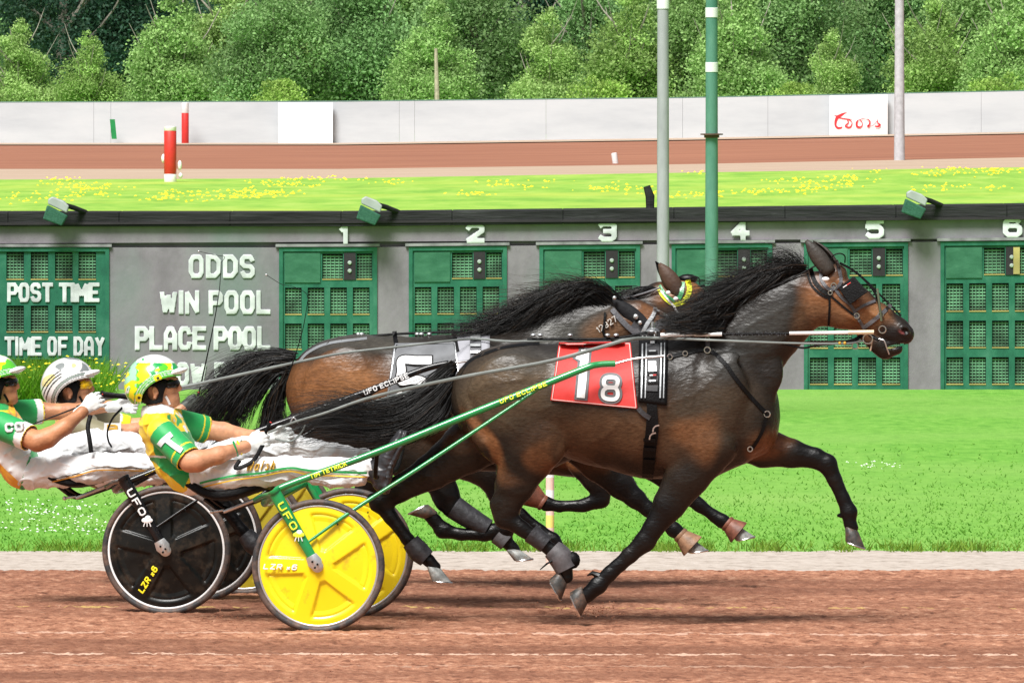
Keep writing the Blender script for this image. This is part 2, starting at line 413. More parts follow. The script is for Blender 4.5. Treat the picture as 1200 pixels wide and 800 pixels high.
# block letters drawn with strokes on a 4 x 6 grid, merged into one solid per word
GL = {'A': ['0 0 0 4.2 1.2 6 2.8 6 4 4.2 4 0', '0 2.2 4 2.2'], 'C': ['4 4.4 3.4 6 .8 6 0 4.8 0 1.2 .8 0 3.4 0 4 1.6'], 'D': ['0 0 0 6 2.6 6 4 4.6 4 1.4 2.6 0 0 0'],
      'E': ['4 6 0 6 0 0 4 0', '0 3 3.2 3'], 'F': ['4 6 0 6 0 0', '0 3 3.2 3'], 'H': ['0 0 0 6', '4 0 4 6', '0 3 4 3'], 'I': ['0 0 0 6'], 'K': ['0 0 0 6', '4 6 0 2.6', '1.2 3.6 4 0'],
      'L': ['0 6 0 0 3.8 0'], 'M': ['0 0 0 6 2.5 2 5 6 5 0'], 'N': ['0 0 0 6 4 0 4 6'], 'O': ['.8 0 3.2 0 4 1.2 4 4.8 3.2 6 .8 6 0 4.8 0 1.2 .8 0'], 'P': ['0 0 0 6 3.2 6 4 5.2 4 3.4 3.2 2.7 0 2.7'],
      'R': ['0 0 0 6 3.2 6 4 5.2 4 3.6 3.2 2.9 0 2.9', '2 2.9 4 0'], 'S': ['3.9 4.8 3.2 6 .8 6 0 5.2 0 3.9 .8 3.1 3.2 2.9 4 2.1 4 .8 3.2 0 .8 0 .1 1.2'], 'T': ['0 6 4 6', '2 6 2 0'],
      'U': ['0 6 0 1 .8 0 3.2 0 4 1 4 6'], 'W': ['0 6 1.2 0 2.6 5 4 0 5.2 6'], 'X': ['0 0 4 6', '0 6 4 0'], 'Y': ['0 6 2 3 4 6', '2 3 2 0'], 'Z': ['0 6 4 6 0 0 4 0'],
      'x': ['0 0 2.4 3', '0 3 2.4 0'], '1': ['.2 4.6 1.6 6 1.6 0'], '2': ['0 4.6 .8 6 3.2 6 4 5 4 3.8 0 0 4 0'], '3': ['0 5.2 .8 6 3.2 6 4 5.2 4 3.8 3.2 3.1 1.6 3.1', '3.2 3.1 4 2.2 4 .8 3.2 0 .8 0 0 .9'],
      '4': ['3 0 3 6 0 1.8 4.2 1.8'], '5': ['3.9 6 .4 6 .1 3.3 1 3.7 3.2 3.7 4 2.8 4 .9 3.2 0 .8 0 0 .9'], '6': ['3.8 5 3.1 6 .9 6 0 4.9 0 1 .8 0 3.2 0 4 .9 4 2.7 3.2 3.5 .8 3.5 0 2.6'],
      '7': ['0 6 4 6 1.4 0'], '8': ['.9 3.1 0 3.9 0 5.2 .8 6 3.2 6 4 5.2 4 3.9 3.1 3.1 4 2.2 4 .8 3.2 0 .8 0 0 .8 0 2.2 .9 3.1 3.1 3.1'], '9': ['0 1 .9 0 3.1 0 4 1.1 4 5 3.2 6 .8 6 0 5.1 0 3.3 .8 2.5 3.2 2.5 4 3.4'],
      'a': ['3 4 .8 4 0 3.2 0 .8 .8 0 2 0 3 1', '3 4 3 0 3.6 0'], 'l': ['0 0 .6 6 1.4 6'], 's': ['2.6 3.6 .8 4 .4 3 2.4 1.4 2 0 0 .2'], 'h': ['0 0 1 6', '.4 2.5 1.6 4 2.6 3.6 2.4 0 3 0']}
def glyphs(s):
    out = []; x = 0
    for ch in s:
        if ch == ' ': x += 3.0; continue
        g = [np.array(list(map(float, q.split()))).reshape(-1, 2) for q in GL[ch]]
        e = max(q[:, 0].max() for q in g); out += [q + [x, 0] for q in g]; x += e + 2.5
    return out, x - 2.5
def block(s, width, height, stroke, parent, m, M, name='lettering', depth=.004, shear=0., h=None, gap=None):
    """stroke = line thickness in metres; width, height = outer size in metres"""
    g, tw = glyphs(s); W_, H_ = width - stroke, height - stroke; h = h or max(stroke / 5.5, .0015); depth = max(depth, 1.2 * h)
    v = Vol((-width / 2 - 3 * h, -depth - 3 * h, -height / 2 - 3 * h), (width / 2 + 3 * h, depth + 3 * h, height / 2 + 3 * h), h)
    D = max(depth, 2.2 * h)
    for q in g:
        P = [(np.array([(a / tw - .5) * W_ + shear * (b / 6 - .5) * H_, 0, (b / 6 - .5) * H_])) for a, b in q]
        for ii, (a, b) in enumerate(zip(P, P[1:])):
            dd = (b - a); LL = np.linalg.norm(dd); dd /= LL; diag = min(abs(dd[0]), abs(dd[2])) > .12; r_ = stroke / 2
            e0 = r_ * (.45 if diag or (0 < ii) else 1); e1 = r_ * (.45 if diag or ii < len(P) - 2 else 1)
            if not diag and len(P) <= 3: e0 = e1 = r_
            if not diag and 0 < ii: dp = P[ii] - P[ii - 1]; e0 = r_ if min(abs(dp[0]), abs(dp[2])) < .12 * np.linalg.norm(dp) else r_ * .3
            if not diag and ii < len(P) - 2: dn = P[ii + 2] - P[ii + 1]; e1 = r_ if min(abs(dn[0]), abs(dn[2])) < .12 * np.linalg.norm(dn) else r_ * .3
            m_ = r_ * 2; A_, B_ = v._sl(np.minimum(a, b) - m_ - v.h * 2, np.maximum(a, b) + m_ + v.h * 2); A_[1] = 0; B_[1] = v.n[1]
            X = v.ax[0][A_[0]:B_[0], None, None] - a[0]; Z = v.ax[2][None, None, A_[2]:B_[2]] - a[2]; Y = v.ax[1][None, :, None]
            al = X * dd[0] + Z * dd[2]; pe = np.abs(-X * dd[2] + Z * dd[0]) - r_; al = np.maximum(-al - e0, al - LL - e1)
            f = np.maximum(np.maximum(al, pe) + 0 * Y, np.abs(Y) - depth / 2 + 0 * X + 0 * Z); sl = tuple(slice(A_[q_], B_[q_]) for q_ in range(3)); v.d[sl] = np.minimum(v.d[sl], f)
    V, F = v.mesh(0)
    Q = np.c_[V[:, 0], V[:, 2], -V[:, 1], np.ones(len(V))] @ np.array(M).T
    return new_mesh(name, Q[:, :3], F[:, ::-1] if False else F, m, parent, smooth=False, uniform=4)
GL['B'] = ['0 0 0 6 3 6 3.9 5.2 3.9 4 3 3.2 0 3.2', '3 3.2 4 2.3 4 .8 3.2 0 0 0']

def wrinkle(o, amp, sc_, pw=2.0, o_=0., mask=None):
    """push the surface in and out along its normals with ridged noise"""
    me = o.data; n = len(me.vertices); co = np.zeros(n * 3, np.float32); no = np.zeros(n * 3, np.float32)
    me.vertices.foreach_get('co', co); me.vertices.foreach_get('normal', no); co = co.reshape(-1, 3); no = no.reshape(-1, 3); s = np.array(sc_)
    r = np.array([1 - min(1, abs(mnoise.noise(Vector((p[0] * s[0] + o_, p[1] * s[1], p[2] * s[2])) + .6 * mnoise.noise_vector(Vector((p[0] * s[0] * .5, p[1] * s[1] * .5, p[2] * s[2] * .5))))) * 2.6) for p in co]) ** pw
    if mask is not None: r = r * mask(co)
    co = co + no * (amp * (r - .35))[:, None]; me.vertices.foreach_set('co', co.astype(np.float32).ravel()); me.update()

def dust(m, col, sc_, lo, hi, amt):
    n = m.node_tree.nodes; l = m.node_tree.links; b = n['Principled BSDF']; src = b.inputs['Base Color'].links[0].from_socket
    tc = n.new('ShaderNodeTexCoord'); nz = n.new('ShaderNodeTexNoise'); nz.inputs['Scale'].default_value = sc_; nz.inputs['Detail'].default_value = 9; nz.inputs['Roughness'].default_value = .7; l.new(tc.outputs['Object'], nz.inputs['Vector'])
    mr = n.new('ShaderNodeMapRange'); mr.inputs['From Min'].default_value = lo; mr.inputs['From Max'].default_value = hi; mr.inputs['To Max'].default_value = amt; l.new(nz.outputs[0], mr.inputs[0])
    mx = n.new('ShaderNodeMix'); mx.data_type = 'RGBA'; l.new(mr.outputs[0], mx.inputs[0]); l.new(src, mx.inputs[6]); mx.inputs[7].default_value = (*col, 1); l.new(mx.outputs[2], b.inputs['Base Color'])
dust(M_yel, (.38, .20, .03), 11, .56, .75, .75); dust(M_blk, (.11, .075, .05), 9, .50, .75, .55); dust(M_rubber, (.22, .13, .09), 14, .42, .70, .7); dust(M_gtube, (.16, .14, .07), 10, .58, .75, .5); dust(M_btube, (.12, .08, .06), 12, .55, .75, .5); dust(M_whitecloth, (.50, .42, .36), 6, .55, .8, .5); dust(M_sole, (.20, .11, .07), 18, .45, .65, .7); dust(M_hoofl, (.25, .15, .09), 18, .5, .7, .6)
# ------------------------------------------------------------------ ground
def ramp_mat(name, cols, vs, stretch, rough=.9, bump=.3, bs=20., bd=.02, second=None, detail=8.):
    m = bpy.data.materials.new(name); m.use_nodes = True; n = m.node_tree.nodes; l = m.node_tree.links; b = n['Principled BSDF']
    b.inputs['Roughness'].default_value = rough; b.inputs['Specular IOR Level'].default_value = .2
    tc = n.new('ShaderNodeTexCoord'); mp = n.new('ShaderNodeMapping'); mp.inputs['Scale'].default_value = stretch; l.new(tc.outputs['Object'], mp.inputs[0])
    nz = n.new('ShaderNodeTexNoise'); nz.inputs['Scale'].default_value = vs; nz.inputs['Detail'].default_value = detail; nz.inputs['Roughness'].default_value = .65; l.new(mp.outputs[0], nz.inputs['Vector'])
    cr = n.new('ShaderNodeValToRGB'); l.new(nz.outputs[0], cr.inputs[0]); e = cr.color_ramp.elements
    while len(e) < len(cols): e.new(.5)
    for i, (p, c) in enumerate(cols): e[i].position = p; e[i].color = (*c, 1)
    out = cr.outputs[0]
    if second:
        c2, vs2, st2, lo, hi = second
        mp2 = n.new('ShaderNodeMapping'); mp2.inputs['Scale'].default_value = st2; l.new(tc.outputs['Object'], mp2.inputs[0])
        n2 = n.new('ShaderNodeTexNoise'); n2.inputs['Scale'].default_value = vs2; n2.inputs['Detail'].default_value = 5; l.new(mp2.outputs[0], n2.inputs['Vector'])
        mr = n.new('ShaderNodeMapRange'); mr.inputs['From Min'].default_value = lo; mr.inputs['From Max'].default_value = hi; l.new(n2.outputs[0], mr.inputs[0])
        mx = n.new('ShaderNodeMix'); mx.data_type = 'RGBA'; l.new(mr.outputs[0], mx.inputs[0]); l.new(out, mx.inputs[6]); mx.inputs[7].default_value = (*c2, 1); out = mx.outputs[2]
    l.new(out, b.inputs['Base Color'])
    if bump:
        nb = n.new('ShaderNodeTexNoise'); nb.inputs['Scale'].default_value = bs; nb.inputs['Detail'].default_value = 6; l.new(mp.outputs[0], nb.inputs['Vector'])
        bp = n.new('ShaderNodeBump'); bp.inputs['Strength'].default_value = bump; bp.inputs['Distance'].default_value = bd; l.new(nb.outputs[0], bp.inputs['Height']); l.new(bp.outputs[0], b.inputs['Normal'])
    return m
M_grass = ramp_mat('lawn_grass', [(.30, (.085, .25, .028)), (.5, (.135, .34, .042)), (.70, (.19, .40, .065))], 9., (1, .3, 1), bump=.5, bs=30,
                   second=((.20, .38, .075), .6, (.4, .4, 1), .42, .75))
M_grassfar = ramp_mat('far_meadow_grass', [(.3, (.15, .33, .045)), (.5, (.24, .43, .06)), (.72, (.36, .50, .10))], 2.2, (.5, .12, 1), bump=.3, bs=10,
                      second=((.42, .50, .08), .5, (.3, .25, 1), .5, .8))
M_dirt = ramp_mat('track_dirt', [(.30, (.10, .040, .024)), (.43, (.27, .115, .068)), (.57, (.40, .19, .115)), (.72, (.58, .34, .23))], 19., (.8, .5, 1), bump=.8, bs=30, bd=.03,
                  second=((.15, .060, .036), .55, (.3, 1.3, 1), .45, .72), detail=12.)
M_dirtfar = ramp_mat('far_track_dirt', [(.3, (.23, .095, .060)), (.55, (.31, .135, .082)), (.8, (.40, .18, .11))], 1.4, (.1, .5, 1), bump=.2, bs=3)
M_tan = ramp_mat('tan_stone_dust', [(.3, (.36, .26, .19)), (.7, (.48, .37, .28))], 2., (.1, .6, 1), bump=.2, bs=3)
M_gravel = ramp_mat('grey_stone_dust', [(.25, (.22, .18, .15)), (.45, (.42, .36, .31)), (.8, (.56, .50, .45))], 12., (.9, .5, 1), bump=.6, bs=14, bd=.03, detail=12.)

def rowpx(*kv):
    xs, ys = zip(*kv); return lambda p: np.interp(p, xs, ys) + ((min(p, 1900) - 1200) * -.012 if p > 1200 else 0)
def sheet3(name, near, far, m, dz, xs=(-3600, 4800)):
    P = np.linspace(*xs, 169); V = []
    for p in P:
        for r in (near, far):
            if r is None: Y = 120.; V.append(((p - 600) * Y / FPX, Y, dz))
            else: q = W(p, r(p), GY(r(0))); V.append((q[0], q[1], q[2] + dz))
    o = new_mesh(name, V, [(2 * i, 2 * i + 2, 2 * i + 3, 2 * i + 1) for i in range(168)], m, smooth=False); return tag(o, kind='structure')
def sheet(name, rows, m, z, xs=(-900, 2100)):
    """rows: far edge and near edge, each a function px -> distance"""
    far, near = rows; P = np.linspace(xs[0], xs[1], 61); V = []; F = []
    for p in P:
        for fn in (near, far):
            Y = fn(p); V.append(((p - 600) * Y / FPX, Y, z))
    for i in range(60): a = 2 * i; F.append((a, a + 2, a + 3, a + 1))
    o = new_mesh(name, V, F, m, smooth=False); return tag(o, kind='structure')
mb = MB(); mb.add([(-2500, -300, 0), (2500, -300, 0), (2500, 4000, 0), (-2500, 4000, 0)], [(0, 1, 2, 3)])
tag(mb.build('infield_lawn', M_grass), kind='structure')
def jag(v, amp, f): return lambda p: v + amp * (mnoise.noise(Vector((p * f, 3.3, v))) + .5 * mnoise.noise(Vector((p * f * 3.1, 9.3, v))))
V = []; F = []; NX = 600
for i in range(NX + 1):
    x = -22 + 44 * i / NX
    V += [(x, 55.70 + .05 * mnoise.noise(Vector((x * 1.2, 0, 0))), .006), (x, 58.1 + .16 * mnoise.noise(Vector((x * 2.2, 5, 0))) + .12 * mnoise.noise(Vector((x * 9, 7, 0))), .006)]
for i in range(NX): a = 2 * i; F.append((a, a + 2, a + 3, a + 1))
tag(new_mesh('stone_dust_path', V, F, M_gravel, smooth=False), kind='structure')
xg = np.concatenate([np.linspace(-22, -3.8, 20)[:-1], np.linspace(-3.8, 3.8, 640), np.linspace(3.8, 22, 20)[1:]])
yg = np.concatenate([np.linspace(20, 45.5, 12)[:-1], np.linspace(45.5, 55.72, 300)])
V = np.zeros((len(yg), len(xg), 3))
for jy, y in enumerate(yg):
    for ix, x in enumerate(xg):
        z = .004 if not (abs(x) < 3.8 and y > 45.5) else .006 + .005 * mnoise.noise(Vector((x * 5, y * 4.5, 0))) + .006 * mnoise.noise(Vector((x * 22, y * 9, 5))) + .006 * mnoise.noise(Vector((x * 50, y * 14, 2))) + .0035 * math.sin(y * 9.5 + .8 * mnoise.noise(Vector((x * .5, y, 1))))
        yy = y if jy < len(yg) - 1 else 55.76 + .10 * mnoise.noise(Vector((x * 1.4, 0, 2))) + .06 * mnoise.noise(Vector((x * 8, 0, 2)))
        V[jy, ix] = (x, yy, max(z, -.004) + .008)
nx_ = len(xg); I_ = (np.arange(len(yg) - 1)[:, None] * nx_ + np.arange(nx_ - 1)[None]).ravel()
tag(new_mesh('racing_track', V.reshape(-1, 3), np.stack([I_, I_ + 1, I_ + nx_ + 1, I_ + nx_], 1), M_dirt, smooth=True, uniform=4), kind='structure')
wpx = rowpx((0, 169.5), (400, 169.5), (800, 164), (1200, 156.5)); tpx = rowpx((0, 199), (400, 199), (800, 193.5), (1200, 185.5)); npx = rowpx((0, 211.5), (400, 210), (800, 203.5), (1200, 197))
YW = GY(169.5); wallb = lambda p: YW
wallz = lambda p: W(p, wpx(p), YW)[2]
sheet3('far_meadow', None, npx, M_grassfar, .02); sheet3('far_path', npx, tpx, M_tan, .02); sheet3('far_track', tpx, wpx, M_dirtfar, .02)
sheet3('far_track_verge', rowpx((0, 171.5), (400, 171.5), (800, 166), (1200, 158.5)), rowpx((0, 168), (400, 168), (800, 162), (1200, 155)), M_tan, .05)

rng = np.random.default_rng(5)
def blades(name, n, xr, yr, h, wd, col, label, dens=None, lean=.5, cv=(.8, 1.15)):
    x = rng.uniform(*xr, n); y = rng.uniform(0, 1, n) ** 1.0 * (yr[1] - yr[0]) + yr[0]
    if dens is not None:
        k = np.array([dens(a, b) for a, b in zip(x, y)]) > rng.random(n); x, y = x[k], y[k]; n = len(x)
    hh = rng.uniform(*h, n); an = rng.uniform(0, 6.283, n); wv = rng.uniform(.6, 1.3, n) * wd
    dx, dy = np.cos(an) * wv, np.sin(an) * wv; lx, ly = rng.normal(0, lean, n) * hh, rng.normal(0, lean, n) * hh
    V = np.stack([np.stack([x - dx, y - dy, 0 * x], 1), np.stack([x + dx, y + dy, 0 * x], 1), np.stack([x + lx, y + ly, hh], 1)], 1).reshape(-1, 3)
    F = np.arange(3 * n).reshape(-1, 3); c = np.array(col)[None] * rng.uniform(*cv, (n, 1)) + rng.uniform(0, .03, (n, 1)) * np.array([[1, .4, 0]])
    o = new_mesh(name, V, F, M_leaf, color=np.repeat(c, 3, 0), uniform=3, smooth=False); return tag(o, label, 'grass', kind='stuff')
M_leaf = mat('leaf', rough=.6, spec=.25, var=.08, attr=True)
_n, _l = M_leaf.node_tree.nodes, M_leaf.node_tree.links; _p = _n['Principled BSDF']; _t = _n.new('ShaderNodeBsdfTranslucent'); _m = _n.new('ShaderNodeMixShader'); _m.inputs[0].default_value = .42
_l.new(_p.inputs['Base Color'].links[0].from_socket, _t.inputs['Color']); _l.new(_p.outputs[0], _m.inputs[1]); _l.new(_t.outputs[0], _m.inputs[2]); _l.new(_m.outputs[0], _n['Material Output'].inputs['Surface'])
def edge_d(x, y):
    e = 58.15 + .12 * mnoise.noise(Vector((x * 2.2, 5, 0)))
    return 0 if y < e - .15 else (1 if y < e + .7 else math.exp(-(y - 58.5) / 5.))
blades('lawn_blades', 60000, (-4.6, 4.6), (57.9, 74), (.008, .024), .006, (.14, .355, .045), 'short bright green lawn grass along the inside of the track', edge_d, .7)
blades('lawn_edge_tufts', 6000, (-4.6, 4.6), (57.95, 58.7), (.03, .075), .006, (.17, .30, .035), 'longer yellowing grass tufts at the edge of the grey stone dust', lambda x, y: .15 + .9 * (mnoise.noise(Vector((x * 2.5, 1, 0))) > .0), .6)
blades('tall_weeds', 16000, (-4.75, -3.35), (82.6, 85.6), (.14, .34), .010, (.13, .33, .02), 'tall weedy grass growing in front of the left end of the tote board',
       lambda x, y: np.clip((-3.4 - x) * 3, 0, 1) * (.6 + .4 * (mnoise.noise(Vector((x * 3, y, 0))) > -.1)), .45)
def blossoms(name, pts, r, m, label, cat='flowers'):
    V = []; F = []
    for (x, y, z) in pts:
        b = len(V); rr = r * rng.uniform(.6, 1.3); n = 6
        V += [(x + rr * math.cos(a), y + rr * math.sin(a), z + rng.uniform(-.2, .2) * rr) for a in np.linspace(0, 6.283, n, endpoint=False)] + [(x, y, z + rr * .7)]
        F += [(b + k, b + (k + 1) % n, b + n) for k in range(n)]
    return tag(new_mesh(name, V, F, m, smooth=False), label, cat, kind='stuff')
pts = []
for c in range(230):
    r0 = rng.random(); py = 240 - 30 * r0 + rng.normal(0, 1); px = rng.uniform(-10, 1210)
    if mnoise.noise(Vector((px * .006, py * .09, 1))) + (.15 if px < 420 and py > 222 else 0) + (.25 if py < 212 else 0) < .08: continue
    Y = GY(min(py, 243)); X = (px - 600) * Y / FPX; zz = (Y - 120) / (GY(211.5) - 120) * (W(px, npx(px), GY(211.5))[2])
    if Y > GY(211.5) - 4: continue
    for k in range(rng.integers(4, 18)): pts.append((X + rng.normal(0, .24), Y + rng.normal(0, 1.2), zz + rng.uniform(.05, .12)))
blossoms('dandelions', pts, .036, mat('dandelion_yellow', (.80, .66, .015), .7, var=.15), 'yellow dandelion patches scattered over the far meadow')
pts = []
for c in range(100):
    px = rng.uniform(-5, 125) if c < 85 else rng.normal(1030, 25); py = rng.uniform(592, 634) if c < 85 else rng.uniform(549, 556)
    Y = GY(py); X = (px - 600) * Y / FPX
    for k in range(2): pts.append((X + rng.normal(0, .05), Y + rng.normal(0, .05), rng.uniform(.04, .06)))
blossoms('clover_flowers', pts, .008, mat('clover_white', (.7, .72, .66), .7, var=.1), 'tiny white clover flowers low in the lawn at the left', 'flowers')
pts = []
for c in range(500):
    px = rng.normal(100, 70) if c < 330 else rng.uniform(0, 160); py = 452 + rng.normal(0, 6)
    if px > 148: continue
    Y = rng.uniform(82.6, 85); pts.append(((px - 600) * Y / FPX, Y, rng.uniform(.12, .32)))
blossoms('weed_flowers', pts[:130], .016, MATS['dandelion_yellow'], 'sparse yellow weed flowers in front of the tote board', 'flowers')

mt_ = M_dirt.node_tree; nn, ll = mt_.nodes, mt_.links; bs_d = nn['Principled BSDF']; src = bs_d.inputs['Base Color'].links[0].from_socket
tc_ = nn.new('ShaderNodeTexCoord'); sx_ = nn.new('ShaderNodeSeparateXYZ'); ll.new(tc_.outputs['Object'], sx_.inputs[0])
nz_ = nn.new('ShaderNodeTexNoise'); nz_.inputs['Scale'].default_value = 7; nz_.inputs['Detail'].default_value = 8; ll.new(tc_.outputs['Object'], nz_.inputs['Vector'])
def mth(op, a_, b_):
    m_ = nn.new('ShaderNodeMath'); m_.operation = op
    for k_, q_ in enumerate((a_, b_)):
        if isinstance(q_, (int, float)): m_.inputs[k_].default_value = q_
        else: ll.new(q_, m_.inputs[k_])
    return m_.outputs[0]
for py, wd, st, cl in ((745.5, .045, .75, (.56, .36, .27)), (769, .055, .9, (.60, .40, .30)), (714, .05, .75, (.52, .36, .12)), (784, .03, .5, (.52, .34, .25))):   # grooves left by the harrow
    v_ = mth('ADD', mth('SUBTRACT', sx_.outputs['Y'], GY(py)), mth('MULTIPLY', sx_.outputs['X'], .028)); v_ = mth('ABSOLUTE', v_, 0); v_ = mth('LESS_THAN', v_, mth('MULTIPLY', nz_.outputs[0], wd * 2))
    v_ = mth('MULTIPLY', v_, mth('MULTIPLY', mth('GREATER_THAN', nz_.outputs[0], .47 if py != 714 else .56), st)); mx_ = nn.new('ShaderNodeMix'); mx_.data_type = 'RGBA'; ll.new(v_, mx_.inputs[0]); ll.new(src, mx_.inputs[6]); mx_.inputs[7].default_value = (*cl, 1); src = mx_.outputs[2]
ll.new(src, bs_d.inputs['Base Color'])
# clods and loose dirt on the track
V = []; F = []
mb = MB(); 
for c in range(900):
    px = rng.uniform(-20, 1220); py = rng.uniform(676, 798); Y = GY(py); X = (px - 600) * Y / FPX; r = rng.uniform(.003, .011)
    b = len(V); V += [(X - r, Y, .01), (X, Y - r, .01), (X + r, Y, .01), (X, Y + r, .01), (X, Y, .01 + r)]; F += [(b, b + 1, b + 4), (b + 1, b + 2, b + 4), (b + 2, b + 3, b + 4), (b + 3, b, b + 4)]
tag(new_mesh('loose_clods', V, F, M_dirt, smooth=False), 'small loose clods of brown dirt on the track', 'dirt', kind='stuff')
V = []; F = []
for cx, cy, n_, Yc in ((263, 726, 60, 50.8), (700, 716, 90, 50.4), (640, 712, 30, 50.6)):
    for c in range(n_):
        p = W(cx + rng.normal(0, 13), cy + rng.normal(0, 5), Yc + rng.normal(0, .1)); r = rng.uniform(.0015, .005); b = len(V)
        if p[2] < .012: p[2] = .014
        V += [p + np.array(o) * r for o in ((1, 0, 0), (-1, 0, 0), (0, 1, 0), (0, -1, 0), (0, 0, 1), (0, 0, -1))]
        F += [(b + i, b + j, b + k) for i in (0, 1) for j in (2, 3) for k in (4, 5)]
tag(new_mesh('kicked_up_dirt', V, F, M_dirt, smooth=False), 'spray of dirt crumbs kicked up by hooves and wheels', 'dirt', kind='stuff')

# ------------------------------------------------------------------ far wall, banners, markers
M_conc = ramp_mat('pale_concrete', [(.3, (.43, .46, .49)), (.55, (.52, .55, .575)), (.8, (.59, .61, .63))], .9, (.25, 1, 1.2), bump=.1, bs=4, rough=.8)
wallt = lambda p: np.interp(p, (0, 400, 800, 1200), (120.5, 119.5, 115.2, 107)) + (-(min(p, 1900) - 1200) * .012 if p > 1200 else 0)
wr_ = thing('perimeter_wall', 'long pale grey concrete wall round the far side of the track', 'wall', loc=(0, 330, 0))
edges = [-3500, -3000, -2500, -2000, -1500, -1100, -700, -300, -150, -20, 110, 130, 220, 468, 486, 640, 800, 900, 1050, 1150, 1300, 1450, 1900, 2400, 2900, 3400, 4000, 4700]
for i, (a, b) in enumerate(zip(edges, edges[1:])):
    V = []; P = np.linspace(a, b - .25, 5); mb = MB((0, 330, 0))
    for p in P:
        Y = wallb(p) + .2; X = (p - 600) * Y / FPX; zt = CAMH - (wallt(p) - HOR) * Y / FPX
        V += [(X, Y, -.2), (X, Y, zt), (X, Y + .35, zt), (X, Y + .35, -.2)]
    F = []
    for k in range(4):
        for m_ in range(4): F.append((k * 4 + m_, k * 4 + (m_ + 1) % 4, k * 4 + 4 + (m_ + 1) % 4, k * 4 + 4 + m_))
    F += [(0, 1, 2, 3), (16, 19, 18, 17)]
    mb.add(V, F); mb.build('wall_section', M_conc, wr_)
mb = MB((0, 330, 0))
P = np.linspace(-3500, 4700, 180); pts_ = []
for p in P: Y = wallb(p) + .35; pts_.append(((p - 600) * Y / FPX, Y, CAMH - (wallt(p) - HOR) * Y / FPX + .015))
mb.tube(pts_, .02, 6); mb.build('top_rail', M_gdark, wr_)
def panel(name, x0, x1, t, m, label, cat='sign'):
    Y = wallb((x0 + x1) / 2) - .05; 
    th = thing(name, label, cat, loc=((x0 - 600) * Y / FPX, Y, 0)); mb = MB(th.location)
    zt0, zt1 = CAMH - (wallt(x0) - HOR) * Y / FPX, CAMH - (wallt(x1) - HOR) * Y / FPX; Y0, Y1 = wallb(x0) - .05, wallb(x1) - .05
    X0, X1 = (x0 - 600) * Y0 / FPX, (x1 - 600) * Y1 / FPX
    V = [(X0, Y0 - .05, wallz(x0) + .03), (X1, Y1 - .05, wallz(x1) + .03), (X1, Y1 - .05, zt1 - .02), (X0, Y0 - .05, zt0 - .02)]; V += [(v[0], v[1] + .14, v[2]) for v in V]
    mb.add(V, [(0, 1, 2, 3), (7, 6, 5, 4), (0, 4, 5, 1), (1, 5, 6, 2), (2, 6, 7, 3), (3, 7, 4, 0)]); mb.build('panel', m, th); return th
M_banner = mat('white_banner', (.88, .88, .88), .6, var=.02)
panel('blank_banner', 326, 390, 0, M_banner, 'plain bright white panel on the far wall, left half of the picture')
mbn = panel('advertising_banner', 972, 1040, 0, M_banner, 'white panel with red script lettering on the far wall near the right light pole')
# red script lettering, drawn as brush strokes
M_redtxt = mat('red_lettering', (.72, .03, .04), .5, var=.05)
def sx(x, y):   # zoomed picture coordinates -> px
    return 960 + x / 11.43, 100 + y / 11.43
strokes = [([(200, 402), (245, 415), (300, 395), (345, 372), (372, 372)], (3, 22, 34, 14, 4)),
           ([(300, 398), (250, 425), (222, 480), (220, 540), (250, 572), (290, 570), (310, 555)], (28, 44, 34, 26, 30, 24, 8)),
           ([(250, 432), (330, 448), (400, 455), (440, 456)], (14, 16, 12, 5)),
           ([(372, 462), (392, 500), (352, 545), (392, 566), (424, 552), (440, 500), (405, 465), (380, 470)], (10, 16, 22, 24, 18, 10, 12, 8)),
           ([(520, 470), (502, 500), (505, 548), (540, 564), (572, 546), (575, 500), (545, 466), (510, 475)], (14, 26, 28, 26, 14, 10, 12, 8)),
           ([(545, 462), (580, 452), (630, 456)], (8, 12, 5)),
           ([(630, 456), (655, 460), (680, 486), (668, 530), (650, 552), (682, 552)], (8, 14, 18, 22, 26, 12)),
           ([(682, 552), (720, 540), (760, 500), (790, 450)], (10, 8, 8, 5)), ([(778, 470), (788, 510), (815, 528), (790, 552), (748, 552)], (10, 16, 24, 28, 18))]
mb = MB(mbn.location)
for si, (st, wd) in enumerate(strokes):
    P = spline([sx(*q) for q in st], 24); wv = np.interp(np.linspace(0, 1, 24), np.linspace(0, 1, len(wd)), wd) / 11.43
    T = np.gradient(P, axis=0); T /= np.linalg.norm(T, axis=1)[:, None]; Nn = np.stack([-T[:, 1], T[:, 0]], 1); V = []
    for i in range(24):
        Y = wallb(P[i][0]) - .11 - si * .004
        for u in (-.5, .5): V.append(W(*(P[i] + Nn[i] * u * wv[i] * 1.0), Y))
    mb.add(V, [(2 * i, 2 * i + 1, 2 * i + 3, 2 * i + 2) for i in range(23)])
mb.build('script_lettering', M_redtxt, mbn)
M_red = mat('red_paint', (.60, .03, .025), .5, var=.08)
def marker(px, top, base, w_, bands, label, extra=False, name='distance_marker', Y=None):
    Y = Y or GY(base); s = Y / FPX; X = (px - 600) * s
    th = thing(name, label, 'marker post', loc=(X, Y, 0)); z0 = 0
    H = (base - top) * s
    for i, (a, b, m, nm) in enumerate(bands):
        mb = MB(th.location); r = w_ * s / 2
        mb.lathe((X, Y, .0), (0, 0, 1), [(H * a + .001, r * .95), (H * a + .01, r), (H * b - .01, r), (H * b - .001, r * (.5 if i == len(bands) - 1 else .95))], 20); mb.build(nm, m, th, smooth=True)
    if extra:
        for dx, z_, hh in ((-8, .42 * H, .16 * H), (11, .3 * H, .18 * H), (12, .12 * H, .1 * H)):
            mb = MB(th.location); mb.ball((X + dx * s, Y + .05, z_ + .02), (.05, .05, hh / 2)); mb.build('bracket', M_white, th, smooth=True)
    return th
